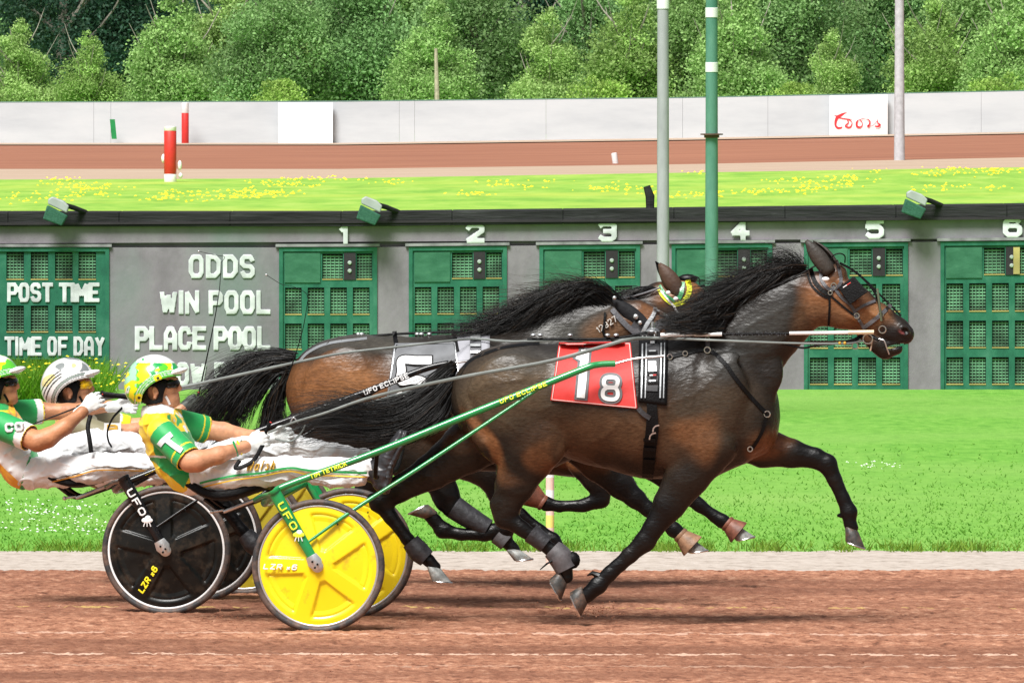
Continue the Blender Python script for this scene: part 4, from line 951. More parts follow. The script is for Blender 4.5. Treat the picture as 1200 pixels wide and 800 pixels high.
# lead horse -------------------------------------------------
def face1(v, P, k):
    e = lambda x, y, l, rx, ry, rz, ang, kk=.01, op='add': v.ell(P(x, y, l), (rx * k, ry, rz * k), -R(ang), kk, op)
    for s in (-1, 1):
        e(990, 335, s * .062, 10, .022, 7, 35, .015)             # brow
        e(996, 344, s * .082, 5, .014, 4, 35, .003)              # eye ball
        e(1015, 362, s * .055, 22, .012, 3, 35, .012)            # facial crest
        e(1059, 387, s * .045, 8.5, .020, 7, 30, .008)           # nostril rim
        e(1061, 388, s * .062, 4.8, .024, 3.4, 30, .003, 'sub')  # nostril
        e(1000, 372, s * .06, 10, .012, 4, 35, .012)
    e(1048, 405.5, -.03, 14, .06, 1.5, -12, .004, 'sub'); e(1048, 405.5, .03, 14, .06, 1.5, -12, .004, 'sub')
H1 = dict(bbox=(425, 1078, 285, 712), base=DK,
    chains=[(torso, .03), (neck, .06),
            ([(968, 346, 0, 30, .072), (1000, 360, 0, 25, .062), (1030, 375, 0, 18.5, .050), (1049, 386, 0, 15.5, .047), (1059, 391.5, 0, 12.8, .045)], .02),
            ([(965, 356, 0, 27, .078), (985, 364, 0, 21, .066)], .03),
            ([(1012, 389, 0, 9, .033), (1030, 404, 0, 10.5, .037), (1037, 409, 0, 11.5, .038), (1050, 407, 0, 8.5, .036)], .013)],
    ells=[(862, 470, 0, 46, .16, 62, 0, .05), (885, 492, 0, 24, .12, 40, -15, .04), (980, 322, 0, 13, .06, 13, 0, .03),
          # near side muscles: shoulder, triceps, quarters, stifle
          (838, 470, -.17, 34, .07, 62, 22, .03), (800, 512, -.19, 42, .06, 34, -35, .03), (600, 462, -.20, 50, .07, 48, 0, .04), (632, 515, -.19, 34, .075, 36, 0, .03), (575, 500, -.17, 26, .07, 46, -22, .03),
          (838, 470, .17, 34, .07, 62, 22, .03), (800, 512, .19, 42, .06, 34, -35, .03), (600, 462, .20, 50, .07, 48, 0, .04), (632, 515, .19, 34, .075, 36, 0, .03),
          (890, 455, -.07, 20, .04, 40, 35, .03), (880, 500, -.09, 22, .07, 30, 0, .03)],
    legs=[ # near hind: weight coming down under the body
        [(610, 495, -.15, 52, .12), (618, 530, -.15, 37, .10), (604, 566, -.15, 25, .075), (594, 590, -.15, 18, .052), (592, 606, -.15, 15, .046), (612, 619, -.15, 10.5, .034), (637, 637, -.15, 9, .030), (655, 651, -.15, 11.5, .036), (662, 664, -.15, 10, .034), (664, 676, -.15, 9, .033)],
        [(583, 600, -.15, 8.5, .03), (578, 590, -.15, 6, .02)],
        # far hind stretched out behind
        [(580, 500, .15, 44, .11), (548, 524, .15, 32, .09), (505, 553, .15, 22, .065), (468, 573, .15, 16, .05), (446, 588, .15, 14.5, .044), (458, 606, .15, 10, .034), (478, 632, .15, 8.5, .030), (490, 646, .15, 10.5, .034), (502, 656, .15, 8.5, .03), (510, 664, .15, 8.5, .03)],
        [(442, 590, .15, 11, .03), (436, 583, .15, 7, .02)],
        # near fore swept back to the ground
        [(826, 520, -.15, 40, .10), (806, 556, -.16, 28, .075), (785, 590, -.16, 20, .055), (766, 618, -.16, 14.5, .045), (756, 634, -.16, 14.5, .043), (738, 650, -.16, 11, .034), (714, 672, -.16, 10, .03), (700, 686, -.16, 12, .036), (691, 694, -.16, 9.5, .033), (687, 698, -.16, 10, .033)],
        # far fore reaching forward
        [(862, 505, .13, 38, .10), (895, 524, .14, 25, .075), (928, 531, .14, 17, .056), (955, 536, .14, 14, .047), (969, 543, .14, 13.5, .046), (978, 562, .14, 10, .034), (988, 583, .14, 9, .03), (995, 600, .14, 11.5, .036), (996, 612, .14, 8.5, .03), (998, 618, .14, 10, .033)]],
    grooves=[([(668, 470, -.33, 8, .05), (664, 505, -.32, 10, .05), (652, 540, -.30, 12, .06)]), 
             ([(790, 470, -.33, 6, .04), (772, 520, -.33, 9, .045)]), ([(868, 425, -.165, 5, .03), (893, 458, -.185, 5, .04)]), ([(548, 470, -.27, 6, .06), (566, 510, -.27, 6, .05)])],
    face=face1,
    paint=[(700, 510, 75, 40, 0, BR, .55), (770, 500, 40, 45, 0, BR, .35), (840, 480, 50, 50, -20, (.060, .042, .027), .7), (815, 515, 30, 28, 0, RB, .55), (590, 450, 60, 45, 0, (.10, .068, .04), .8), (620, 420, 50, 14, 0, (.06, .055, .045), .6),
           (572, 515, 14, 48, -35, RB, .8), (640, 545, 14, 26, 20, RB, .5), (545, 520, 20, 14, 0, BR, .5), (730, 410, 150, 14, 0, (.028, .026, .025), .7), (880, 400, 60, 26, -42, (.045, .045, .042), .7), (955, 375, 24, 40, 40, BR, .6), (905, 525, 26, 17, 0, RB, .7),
           (925, 340, 40, 12, -35, (.03, .028, .026), .8), (985, 352, 48, 36, 35, HD, .85), (1035, 368, 26, 12, 35, (.26, .12, .05), .8), (975, 380, 25, 14, 30, (.12, .06, .03), .7), (1052, 396, 30, 19, 35, (.012, .012, .013), .95), (1061, 388, 4, 3, 30, (.22, .06, .06), .8),
           (996, 344, 6, 5, 0, (.005, .004, .004), 1), (515, 555, 40, 26, -35, DK, .5),
           (610, 612, 34, 26, 0, BK, .85), (650, 655, 50, 30, 40, BK, 1), (450, 600, 34, 34, 0, BK, 1), (495, 655, 40, 30, 50, BK, 1), (765, 615, 30, 46, 35, BK, .9), (710, 675, 45, 40, 0, BK, 1), (965, 545, 36, 26, 0, BK, 1), (995, 600, 34, 44, 0, BK, 1)])
h1, v1, _ = make_horse(F1, 'trotting_horse', 'dark bay horse nearest the camera wearing the red number cloth, front legs split wide', H1, .0085)
hoof(h1, F1, (661, 677), (657, 704), (643, 678), -.15, M_sole); hoof(h1, F1, (509, 664), (530, 683), (505, 680), .15, M_hoofl)
hoof(h1, F1, (686, 697), (680, 723), (667, 693), -.16, M_sole); hoof(h1, F1, (999, 619), (1014, 643), (990, 634), .14, M_sole)
cuff(h1, F1, [(647, 643, 12), (656, 652, 14.5), (664, 667, 13)], M_lgreyboot, 'fetlock_boot', -.15)
cuff(h1, F1, [(622, 624, 12), (640, 638, 10.5)], M_darkboot, 'tendon_boot', -.15)
cuff(h1, F1, [(481, 634, 11), (491, 646, 13), (500, 654, 11)], M_darkboot, 'tendon_boot', .15)
mb = MB(); mb.ball(F1.L(671, 656, -.15), (.04, .035, .045)); mb.build('ankle_pad', M_black, h1, smooth=True)
mb = MB(); mb.tube([F1.L(650, 655, -.19), F1.L(641, 660, -.2), F1.L(633, 667, -.2)], [.008, .006, .003], 6); mb.build('boot_strap', M_black, h1)
for l in (-.16,):   # ergot tuft
    mb = MB(); mb.tube([F1.L(703, 675, l), F1.L(694, 671, l), F1.L(688, 674, l)], [.02, .012, .003], 8); mb.build('fetlock_tuft', M_hair, h1, smooth=True)
mb = MB(); mb.tube([F1.L(988, 603, .14), F1.L(981, 604, .14)], [.02, .005], 8); mb.build('fetlock_tuft', M_hair, h1, smooth=True)

def ear(F, parent, base, tip, w_, lat, m=None, tilt=0., inner=True):
    """cupped ear: base centre and tip in px, w_ half width in px"""
    B, Tp = F.L(*base, lat), F.L(*tip, lat + tilt); ax = Tp - B; L = np.linalg.norm(ax); u = ax / L; side = np.cross(u, [0, 1, 0]); side /= np.linalg.norm(side); V = []; n = 9; m_ = 12
    for i in range(n + 1):
        t = i / n; r = w_ * F.k * (np.interp(t, (0, .25, .5, .75, 1), (.72, .95, 1, .72, .06)))
        for k in range(m_):
            a = -2.35 + 4.7 * k / (m_ - 1); V.append(B + ax * t + side * (r * math.sin(a)) + np.array([0, 1, 0]) * (-.62 * r * math.cos(a)) * np.sign(-lat if lat else -1) * -1 * -1)
    F_ = [(i * m_ + k, i * m_ + k + 1, (i + 1) * m_ + k + 1, (i + 1) * m_ + k) for i in range(n) for k in range(m_ - 1)]
    o = new_mesh('ear', V, F_, m, parent); s = o.modifiers.new('thick', 'SOLIDIFY'); s.thickness = .006; return o
M_ear = mat('dark_ear_coat', (.035, .028, .022), .6, var=.3, bump=.3, bs=60)
ear(F1, h1, (973, 320), (945, 282), 8.4, -.05, M_ear); ear(F1, h1, (980, 316), (953, 282), 8.5, .05, M_ear)

M_hoodear = mat('dark_hood_ear', (.014, .014, .016), .7, spec=.2, var=.3, bump=.3)
# mane, forelock and tail
def hair(F, parent, name, guides, n, **kw):
    V, Fc, Cc = strands(F, guides, n, **kw); return new_mesh(name, V, Fc, M_hair, parent, uniform=4, color=Cc)
crest1 = [(838, 384), (860, 362), (885, 343), (905, 330), (925, 320), (944, 313)]
g = [[(838, 384, -.12), (820, 386, -.16), (798, 389, -.18), (776, 388, -.17)], [(858, 365, -.06), (838, 366, -.12), (815, 372, -.15), (785, 382, -.16)], [(875, 352, -.03), (852, 346, -.08), (825, 356, -.12), (796, 370, -.13)],
     [(892, 339, -.03), (868, 334, -.07), (842, 344, -.10), (812, 352, -.12)], [(912, 327, -.02), (886, 323, -.06), (860, 334, -.08), (830, 345, -.10)], [(930, 318, -.02), (905, 316, -.05), (880, 328, -.07), (852, 344, -.09)], [(945, 312, -.02), (922, 312, -.04), (900, 324, -.06), (874, 342, -.08)]]
hair(F1, h1, 'mane', g, 2200, rad=.0018, jit=(.030, .012, .020), seed=3, lat_w=.03, lenr=(.5, 1.15), wave=.016)
g = [[(x, y, -.01), (x - 10, y - 14, -.02), (x - 34, y - 22 + i * 2, -.03), (x - 66, y - 14 + i * 5, -.04)] for i, (x, y) in enumerate(crest1)]
hair(F1, h1, 'mane_wisps', g, 620, rad=.0012, jit=(.035, .02, .03), seed=4, lat_w=.02, lenr=(.4, 1.1), wave=.022)
g = [[(845, 392, -.16), (820, 391, -.19), (795, 388, -.19), (778, 386, -.17)], [(850, 375, -.10), (822, 377, -.15), (795, 375, -.16), (770, 372, -.14)], [(862, 366, -.08), (838, 372, -.12), (812, 376, -.15), (792, 380, -.15)]]
hair(F1, h1, 'mane_underlayer', g, 700, rad=.0022, jit=(.015, .01, .012), seed=5, lat_w=.02, lenr=(.5, 1.1), wave=.012)
g = [[(532, 424, 0), (512, 440, 0), (480, 466, -.02), (430, 478, -.04), (392, 474, -.05), (356, 488, -.05)], [(530, 440, 0), (508, 462, -.02), (470, 488, -.04), (425, 492, -.05), (392, 488, -.05), (352, 496, -.05)],
     [(529, 455, 0), (512, 482, -.02), (480, 502, -.04), (432, 506, -.04), (390, 500, -.05), (350, 505, -.05)], [(530, 466, .0), (518, 490, -.02), (485, 508, -.03), (440, 513, -.04), (400, 509, -.04), (372, 507, -.03)]]
hair(F1, h1, 'tail', g, 1900, rad=.0019, jit=(.026, .02, .020), seed=6, lat_w=.05, lenr=(.45, 1.1), seg=18, wave=.02)
g = [[(528, 426, 0), (500, 452, 0), (455, 470, -.03), (405, 462, -.04), (360, 468, -.05), (330, 480, -.05)], [(528, 460, 0), (490, 490, 0), (440, 500, -.03), (390, 490, -.04), (360, 494, -.05), (338, 500, -.05)]]
hair(F1, h1, 'tail_wisps', g, 220, rad=.0011, jit=(.03, .03, .03), seed=7, lat_w=.06, lenr=(.7, 1.05), seg=18, wave=.03)

# middle horse with the grey number cloth -------------------
def sh(pts, dx, dy): return [(x + dx, y + dy, *r) for x, y, *r in pts]
DX2, DY2 = -193, -9
H2 = dict(bbox=(225, 880, 320, 680), base=DK,
    chains=[(sh(torso, DX2, DY2), .03), ([(620, 435, 0, 58, .15), (655, 410, 0, 46, .105), (690, 390, 0, 38, .085), (718, 379, 0, 32, .078)], .06),
            ([(745, 378, 0, 27, .072), (778, 392, 0, 23, .062), (806, 404, 0, 17, .050), (825, 414, 0, 15, .046)], .02), ([(740, 388, 0, 27, .078), (760, 396, 0, 21, .066)], .03)],
    ells=[(669, 465, 0, 42, .16, 56, 0, .05), (407, 453, -.20, 50, .07, 48, 0, .04), (439, 506, -.19, 34, .075, 36, 0, .03), (382, 491, -.17, 26, .07, 46, -22, .03), (407, 453, .20, 50, .07, 48, 0, .04),
          (645, 460, -.17, 34, .07, 60, 22, .03), (775, 388, -.055, 10, .02, 7, 20, .012)],
    legs=[[(440, 495, -.15, 50, .12), (480, 530, -.15, 34, .09), (512, 556, -.15, 21, .065), (523, 580, -.15, 16, .05), (530, 594, -.15, 14, .044), (550, 606, -.15, 10, .034), (575, 621, -.15, 8.5, .03), (590, 631, -.15, 10.5, .034), (600, 641, -.15, 8, .03), (603, 644, -.15, 8.5, .031)],
          [(518, 590, -.15, 9, .03), (511, 582, -.15, 6, .02)],
          [(385, 492, .15, 42, .11), (352, 515, .15, 31, .09), (310, 543, .15, 21, .065), (275, 562, .15, 16, .05), (252, 576, .15, 14, .044), (264, 595, .15, 10, .034), (284, 622, .15, 8.5, .03), (296, 636, .15, 10, .034), (308, 646, .15, 8.5, .03), (316, 652, .15, 8.5, .03)],
          # near fore folded back
          [(625, 505, -.15, 38, .10), (606, 545, -.16, 26, .075), (598, 580, -.16, 18, .052), (596, 605, -.16, 14, .044), (592, 619, -.16, 13, .042), (568, 626, -.16, 9.5, .034), (540, 626, -.16, 8.5, .03), (519, 621, -.16, 11, .035), (509, 609, -.16, 8.5, .031), (503, 603, -.16, 9, .032)],
          # far fore forward
          [(668, 500, .13, 36, .10), (700, 540, .14, 24, .07), (728, 568, .14, 17, .055), (745, 584, .14, 13.5, .046), (760, 597, .14, 10.5, .036), (780, 611, .14, 8.5, .03), (790, 620, .14, 10.5, .034), (800, 628, .14, 9, .031)]],
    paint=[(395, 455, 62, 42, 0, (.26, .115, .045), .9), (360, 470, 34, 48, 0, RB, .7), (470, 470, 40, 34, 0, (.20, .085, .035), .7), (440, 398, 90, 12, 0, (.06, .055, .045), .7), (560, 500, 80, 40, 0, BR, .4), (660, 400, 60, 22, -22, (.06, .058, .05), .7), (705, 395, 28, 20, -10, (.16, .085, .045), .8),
           (775, 390, 45, 28, 20, HD, .85), (815, 410, 24, 16, 30, (.012, .012, .013), .9),
           (530, 600, 60, 46, 0, BK, 1), (590, 630, 60, 26, 0, BK, 1), (280, 610, 60, 60, 0, BK, 1), (590, 590, 34, 60, 0, BK, .95), (530, 615, 50, 24, 0, BK, 1), (755, 600, 60, 32, 40, BK, 1), (700, 548, 18, 14, 40, RB, .4)])
h2, v2, _ = make_horse(F2, 'trotting_horse', 'middle horse with bright brown rump and grey cloth, behind the red-clothed horse', H2, .0105)
hoof(h2, F2, (601, 643), (625, 655), (602, 657), -.15, M_hoofl); hoof(h2, F2, (316, 653), (334, 670), (312, 668), .15, M_sole)
hoof(h2, F2, (505, 605), (478, 602), (502, 590), -.16, M_sole); hoof(h2, F2, (806, 632), (830, 645), (806, 648), .14, M_hoofl)
bell(h2, F2, (796, 625), (812, 640), 9, 15, .14, M_boot1)
cuff(h2, F2, [(532, 594, 14), (550, 606, 13), (572, 619, 11)], M_darkboot, 'tendon_boot', -.15); cuff(h2, F2, [(583, 626, 11.5), (594, 635, 11)], M_lgreyboot, 'fetlock_boot', -.15)
cuff(h2, F2, [(287, 625, 10), (296, 636, 12.5), (304, 643, 11)], M_darkboot, 'tendon_boot', .15)
ear(F2, h2, (757, 382), (718, 351), 8, -.06, M_hoodear); ear(F2, h2, (768, 376), (738, 347), 7, .05, M_hoodear)
g = [[(x, y, -.03), (x - 25, y - 9 - a, -.05), (x - 60, y - 8 - a * .8, -.08), (x - 100, y + b, -.09)] for x, y, a, b in ((612, 396, -4, -4), (640, 385, -2, 0), (665, 375, 3, 6), (690, 365, 7, 12), (712, 358, 9, 18), (730, 354, 8, 24))]
hair(F2, h2, 'mane', g, 1900, rad=.0019, jit=(.03, .012, .022), seed=13, lat_w=.03, lenr=(.6, 1.1), wave=.015)
g = [[(x, y, -.01), (x - 14, y - 14, -.03), (x - 40, y - 20, -.04), (x - 78, y - 10, -.05)] for x, y in ((640, 382), (665, 370), (690, 358), (715, 352))]
hw = hair(F2, h2, 'mane_wisps', g, 500, rad=.0013, jit=(.03, .02, .03), seed=14, lat_w=.02, lenr=(.5, 1.1), wave=.02); hw.data.materials[0] = M_hairtip
g = [[(344, 414, 0), (322, 414, 0), (290, 420, 0), (262, 440, -.02), (240, 464, -.03), (226, 486, -.03)], [(340, 425, 0), (320, 424, 0), (292, 440, 0), (270, 462, -.02), (252, 486, -.02), (240, 506, -.02)], [(338, 436, 0), (322, 438, 0), (305, 460, 0), (290, 478, 0), (278, 496, 0), (268, 512, 0)]]
hair(F2, h2, 'tail', g, 2100, rad=.0019, jit=(.026, .02, .020), seed=16, lat_w=.05, lenr=(.45, 1.1), seg=16, wave=.02)
g = [[(338, 430, 0), (330, 455, 0), (325, 485, 0), (322, 512, 0), (318, 530, 0)], [(336, 445, 0), (318, 465, 0), (312, 490, 0), (310, 512, 0), (304, 526, 0)]]
hair(F2, h2, 'tail_underlayer', g, 900, rad=.0023, jit=(.018, .02, .012), seed=17, lat_w=.05, lenr=(.6, 1.05), seg=14, wave=.012)
g = [[(330, 418, 0), (290, 412, 0), (262, 424, 0), (246, 438, -.02), (236, 446, -.03)], [(330, 430, 0), (285, 440, 0), (250, 470, 0), (225, 492, -.02), (205, 500, -.03)]]
hair(F2, h2, 'tail_wisps', g, 130, rad=.0011, jit=(.03, .03, .03), seed=18, lat_w=.06, lenr=(.7, 1.05), seg=18, wave=.03)

# far horse ------------------------------------------------
DX3, DY3 = -130, -1
t3 = [(x, y + (6 if False else 0), l, a * .96, b * .95) for x, y, l, a, b in sh(torso, DX3, DY3)]
H3 = dict(bbox=(330, 925, 295, 660), base=DK,
    chains=[(t3, .03), ([(690, 436, 0, 52, .15), (722, 405, 0, 42, .105), (750, 380, 0, 34, .085), (775, 358, 0, 28, .076)], .06),
            ([(802, 352, 0, 25, .070), (830, 372, 0, 21, .06), (852, 390, 0, 16, .05), (866, 402, 0, 14, .046)], .02), ([(798, 362, 0, 24, .076), (815, 372, 0, 19, .064)], .03)],
    legs=[[(505, 500, -.15, 48, .12), (545, 530, -.15, 33, .09), (575, 556, -.15, 20, .065), (584, 578, -.15, 15, .05), (590, 590, -.15, 13, .044), (610, 603, -.15, 9.5, .034), (632, 620, -.15, 8, .03), (648, 632, -.15, 9.5, .034), (655, 640, -.15, 8, .03)],
          [(470, 500, .15, 42, .11), (448, 525, .15, 30, .09), (440, 555, .15, 20, .06), (428, 572, .15, 14, .048), (424, 582, .15, 13, .044), (434, 600, .15, 9.5, .034), (444, 622, .15, 8, .03), (450, 636, .15, 9.5, .034), (458, 645, .15, 8, .03)],
          [(690, 500, -.15, 36, .10), (690, 538, -.16, 27, .075), (698, 560, -.16, 18, .055), (704, 574, -.16, 14, .045), (704, 585, -.16, 12, .042), (684, 592, -.16, 9, .034), (655, 593, -.16, 8, .03), (640, 590, -.16, 10, .034), (630, 583, -.16, 8, .03)],
          [(735, 500, .13, 34, .09), (762, 540, .14, 22, .068), (788, 566, .14, 15, .05), (803, 578, .14, 12.5, .045), (820, 592, .14, 9.5, .034), (838, 605, .14, 8, .03), (846, 610, .14, 9.5, .034), (856, 616, .14, 8.5, .031)]],
    paint=[(800, 345, 40, 28, 20, (.26, .11, .04), .95), (675, 540, 26, 14, 20, RB, .8), (640, 550, 30, 14, 30, BR, .6), (705, 582, 30, 26, 0, BK, 1), (655, 595, 50, 22, 0, BK, 1), (820, 592, 70, 38, 40, BK, 1), (620, 610, 70, 40, 40, BK, 1), (440, 610, 50, 50, 0, BK, 1), (590, 470, 120, 40, 0, BR, .4)])
h3, v3, _ = make_horse(F3, 'trotting_horse', 'farthest horse, mostly hidden, with yellow and green browband and red boots', H3, .011)
bell(h3, F3, (638, 590), (620, 578), 9, 15, -.16, M_boot2); bell(h3, F3, (851, 612), (866, 624), 9, 14.5, .14, M_boot2)
hoof(h3, F3, (627, 583), (607, 574), (620, 562), -.16, M_sole); hoof(h3, F3, (861, 618), (885, 629), (862, 634), .14, M_hoofl)
hoof(h3, F3, (655, 640), (672, 655), (650, 654), -.15, M_sole); hoof(h3, F3, (458, 645), (472, 662), (452, 660), .15, M_sole)
M_ear3 = mat('brown_ear_coat', (.055, .028, .016), .6, var=.3, bump=.3, bs=60)
ear(F3, h3, (797, 345), (773, 309), 9, -.05, M_ear3); ear(F3, h3, (793, 340), (768, 306), 7, .05, M_black)
g = [[(x, y, -.02), (x - 20, y - 2, -.04), (x - 45, y + 8, -.05), (x - 70, y + 20, -.05)] for x, y in ((700, 392), (730, 370), (760, 348), (778, 340))]
hair(F3, h3, 'mane', g, 500, rad=.0024, jit=(.02, .012, .016), seed=23, lat_w=.03)
mb = MB(); mb.ball(F3.L(806, 327, 0), (12 * F3.k, .03, 6 * F3.k)); mb.build('forelock', M_hair, h3, smooth=True)
g = [[(418, 424, 0), (395, 440, 0), (372, 470, 0), (365, 500, 0)], [(416, 440, 0), (400, 460, 0), (388, 490, 0), (384, 515, 0)]]
hair(F3, h3, 'tail', g, 600, rad=.0024, jit=(.02, .02, .016), seed=26, lat_w=.05)
# ------------------------------------------------------------------ harness
def tubepx(F, pts, r, name, m, parent, n=8, res=None, lat=None):
    mb = MB(); P = [F.L(q[0], q[1], q[2] if len(q) > 2 else lat) for q in pts]; mb.tube(P, r, n, res or max(8, len(pts) * 5)); return mb.build(name, m, parent, smooth=True)
def ring(F, v, parent, x, y, rpx, name='ring', m=None, off=.012, lat=None, th=.0035):
    c = on(F, v, x, y, off, -1, -.1) if lat is None else F.L(x, y, lat); mb = MB(); mb.torus(c, rpx * F.k, th, (0.15, 1, 0), 20, 6); return mb.build(name, m or M_steel, parent, smooth=True)
S = lambda v, F, path, w_, m, name, parent, off=.006, th=.004, default=None, n=None: strap(F, v, path, w_, off, th, -1, default, n).build(name, m, parent, smooth=False)
# bridle of the lead horse
hd = -.085
br = S(v1, F1, [(963, 316), (962, 326), (968, 336), (975, 339), (985, 332), (984, 318), (980, 305)], 4, M_grey_leather, 'bridle', h1, .010, .006, hd)
for nm, path, w_ in (('crown_strap', [(950, 315), (955, 330), (966, 342), (975, 346)], 5), ('crown_strap', [(946, 320), (951, 334), (962, 345), (972, 350)], 2.5), ('throat_strap', [(972, 344), (972, 360), (971, 382)], 2.4),
                     ('cheek_strap', [(976, 335), (986, 348), (997, 358), (1004, 370), (1013, 386)], 3.4), ('jaw_strap', [(975, 348), (988, 359), (1003, 371)], 2.2),
                     ('noseband', [(1044, 357), (1036, 365), (1023, 376), (1012, 384)], 4.6), ('face_strap', [(1026, 352), (1014, 357), (1001, 365)], 3.2),
                     ('overcheck', [(984, 308), (997, 315), (1010, 325), (1022, 338), (1029, 352), (1032, 369)], 2.6), ('chin_strap', [(1011, 392), (1002, 398), (990, 401)], 4.5), ('chin_strap', [(1013, 386), (1020, 392), (1030, 398)], 3)):
    S(v1, F1, path, w_, M_grey_leather if nm in ('noseband', 'cheek_strap', 'face_strap') else M_black, nm, br, .007, .004, hd + .02 if 'over' not in nm else -.03)
tubepx(F1, [(1028, 338, -.075), (1030, 352, -.082), (1033, 376, -.075)], .006, 'face_pad', mat('olive_rubber', (.10, .12, .07), .6), br)
mb = MB(); B = [F1.L(982, 337, -.100), F1.L(1000.5, 323.5, -.104), F1.L(1017, 342, -.128), F1.L(996, 357, -.121)]
mb.add([b for b in B] + [b + np.array([0, .008, 0]) for b in B], [(0, 1, 2, 3), (7, 6, 5, 4), (0, 4, 5, 1), (1, 5, 6, 2), (2, 6, 7, 3), (3, 7, 4, 0)]); bk = mb.build('blinker', M_black, br, bevel=.003)
mb = MB(); a_, b_ = F1.L(988, 337, -.104), F1.L(997, 331, -.106); mb.tube([a_, (a_ + b_) / 2], .003, 6); mb.build('maker_patch', M_white, bk); mb = MB(); mb.tube([(a_ + b_) / 2, b_], .003, 6); mb.build('maker_patch', M_red, bk)
for x, y, r in ((1004, 370, 3), (1032, 369, 3), (977, 335, 3.2), (973, 343, 2.4)): ring(F1, v1, br, x, y, r, 'buckle', off=.010)
ring(F1, v1, br, 1034, 386, 4.2, lat=-.082); ring(F1, v1, br, 1017, 397, 5.6, 'bit_ring', lat=-.09); ring(F1, v1, br, 1002, 405, 3.6, lat=-.06)
mb = MB(); mb.ball(F1.L(967.5, 327, -.112), (4.5 * F1.k, .008, 2.6 * F1.k)); mb.build('white_boss', M_white, br, smooth=True)
tubepx(F1, [(1030, 397, -.075), (1036, 399, -.08), (1039, 407, -.075), (1042, 415, -.06)], .0035, 'curb_chain', M_alu, br); tubepx(F1, [(1022, 398, -.08), (1021, 406, -.08), (1020, 411, -.078)], .004, 'tongue_tie', M_tan, br)
tubepx(F1, [(972, 309, -.04), (976, 300, -.045), (984, 297, -.045), (990, 300, -.04), (990, 308, -.03)], .0035, 'overcheck_loop', M_black, br)
tubepx(F1, [(985, 309, 0), (1000, 317, 0), (1016, 330, 0), (1030, 344, 0), (1045, 359, 0), (1056, 370, 0)], .005, 'face_line', M_black, br)
tubepx(F1, [(960, 309, -.05), (930, 325, -.06), (880, 348, -.08), (835, 372, -.09), (800, 386, -.06), (773, 391, -.02)], .004, 'check_rein', M_black, h1)
# head pole
hp = tubepx(F1, [(774, 392.5, -.20), (846, 391.5, -.175)], .0105, 'head_pole', M_white, h1, res=3)
tubepx(F1, [(925, 390.5, -.15), (1000, 389.5, -.115)], .009, 'rod', M_white, hp, res=3); tubepx(F1, [(994, 389.5, -.118), (1024, 389, -.105)], .011, 'rod_tip', mat('cream_plastic', (.72, .62, .42), .4), hp, res=3)
tubepx(F1, [(846, 391.5, -.175), (925, 390.5, -.15)], .007, 'rope_section', M_black, hp, res=3)
r_ = np.random.default_rng(8); mb = MB()
for i in range(230):
    x = r_.uniform(847, 924); c = F1.L(x, 391.5 - (x - 847) * .012, -.175 + (x - 847) * .0003); d = r_.normal(size=3); d /= np.linalg.norm(d); mb.tube([c, c + d * r_.uniform(.009, .018)], [.0012, .0006], 3, cap=False)
mb.build('bristle', M_grey_leather, hp)
# saddle, back strap, crupper, girth, breast collar
pad = patch(F1, v1, [(749, 391), (783, 391), (781, 475), (748, 471)], 12, 20, .008, default=-.02, wr=.001).build('saddle_pad', M_black, h1, smooth=True); sm = pad.modifiers.new('thick', 'SOLIDIFY'); sm.thickness = .012; sm.offset = 0
sd_ = S(v1, F1, [(766, 389), (765, 420), (763, 458)], 15, mat('saddle_webbing', (.035, .035, .038), .5, var=.3), 'saddle', h1, .022, .012, -.02)
for x, w_ in ((753, 1.6), (757.5, 1.2), (775, 1.8), (779, 1.2)): S(v1, F1, [(x, 393), (x - .6, 430), (x - 1.5, 466)], w_, M_alu, 'piping', sd_, .024, .003, -.02)
for y, w_ in ((399, 4), (413, 3), (437, 4), (448, 3)): S(v1, F1, [(758.5, y), (770.5, y - .5)], w_, M_black, 'loop', sd_, .030, .006, -.02)
for y, w_, hgt in ((411, 8, 1.5), (446, 8, 1.8), (429, 9, 12), (401, 5, 3)): S(v1, F1, [(764.5 - w_ / 2, y), (764.5 + w_ / 2, y - .3)], hgt, M_alu, 'buckle', sd_, .036, .006, -.02)
S(v1, F1, [(761, 439.5), (765, 439.3)], 1.6, M_white, 'maker_patch', sd_, .040, .004, -.02); S(v1, F1, [(765, 439.3), (769, 439)], 1.6, M_red, 'maker_patch', sd_, .040, .004, -.02)
mb = MB(); c = F1.L(765, 388, -.02); mb.ball(c, (.035, .05, .018)); mb.tube([c, c + np.array([0, 0, .05])], [.012, .008], 8); mb.build('saddle_top', M_alu, sd_, smooth=True)
for l in (-.12, .12):
    mb = MB(); mb.torus(F1.L(768, 391, l), .018, .004, (1, .3, 0), 18, 6); mb.build('terret', M_steel, sd_, smooth=True)
g_ = S(v1, F1, [(763, 455), (764, 480), (764, 505), (761, 530), (759, 560)], [11, 12, 15, 15, 13], M_black, 'girth', h1, .012, .010, -.26)
for x, y, a in ((769, 500, 3), (765, 509, 3)): S(v1, F1, [(x - 4, y + 6), (x - 2.5, y), (x + 3.5, y - 2)], 1.6, M_alu, 'buckle', g_, .026, .004, -.26)
for y in (515, 526, 540): S(v1, F1, [(754, y), (768, y + 1)], 4, M_black, 'keeper', g_, .024, .008, -.26)
S(v1, F1, [(748, 478), (753, 484), (762, 490)], 5.5, M_darkboot, 'clip', h1, .016, .008, -.2)
bs_ = tubepx(F1, [(618, 400, 0), (660, 400, 0), (700, 400, -.0), (735, 397, 0), (762, 391, 0)], .0065, 'back_strap', M_black, h1)
bs_.location.z = .012
for x in (625, 633, 668, 712, 722): mb = MB(); mb.ball(F1.L(x, 398, -.01) + np.array([0, 0, .012]), (.014, .014, .009)); mb.build('fastener', M_alu, bs_, smooth=True)
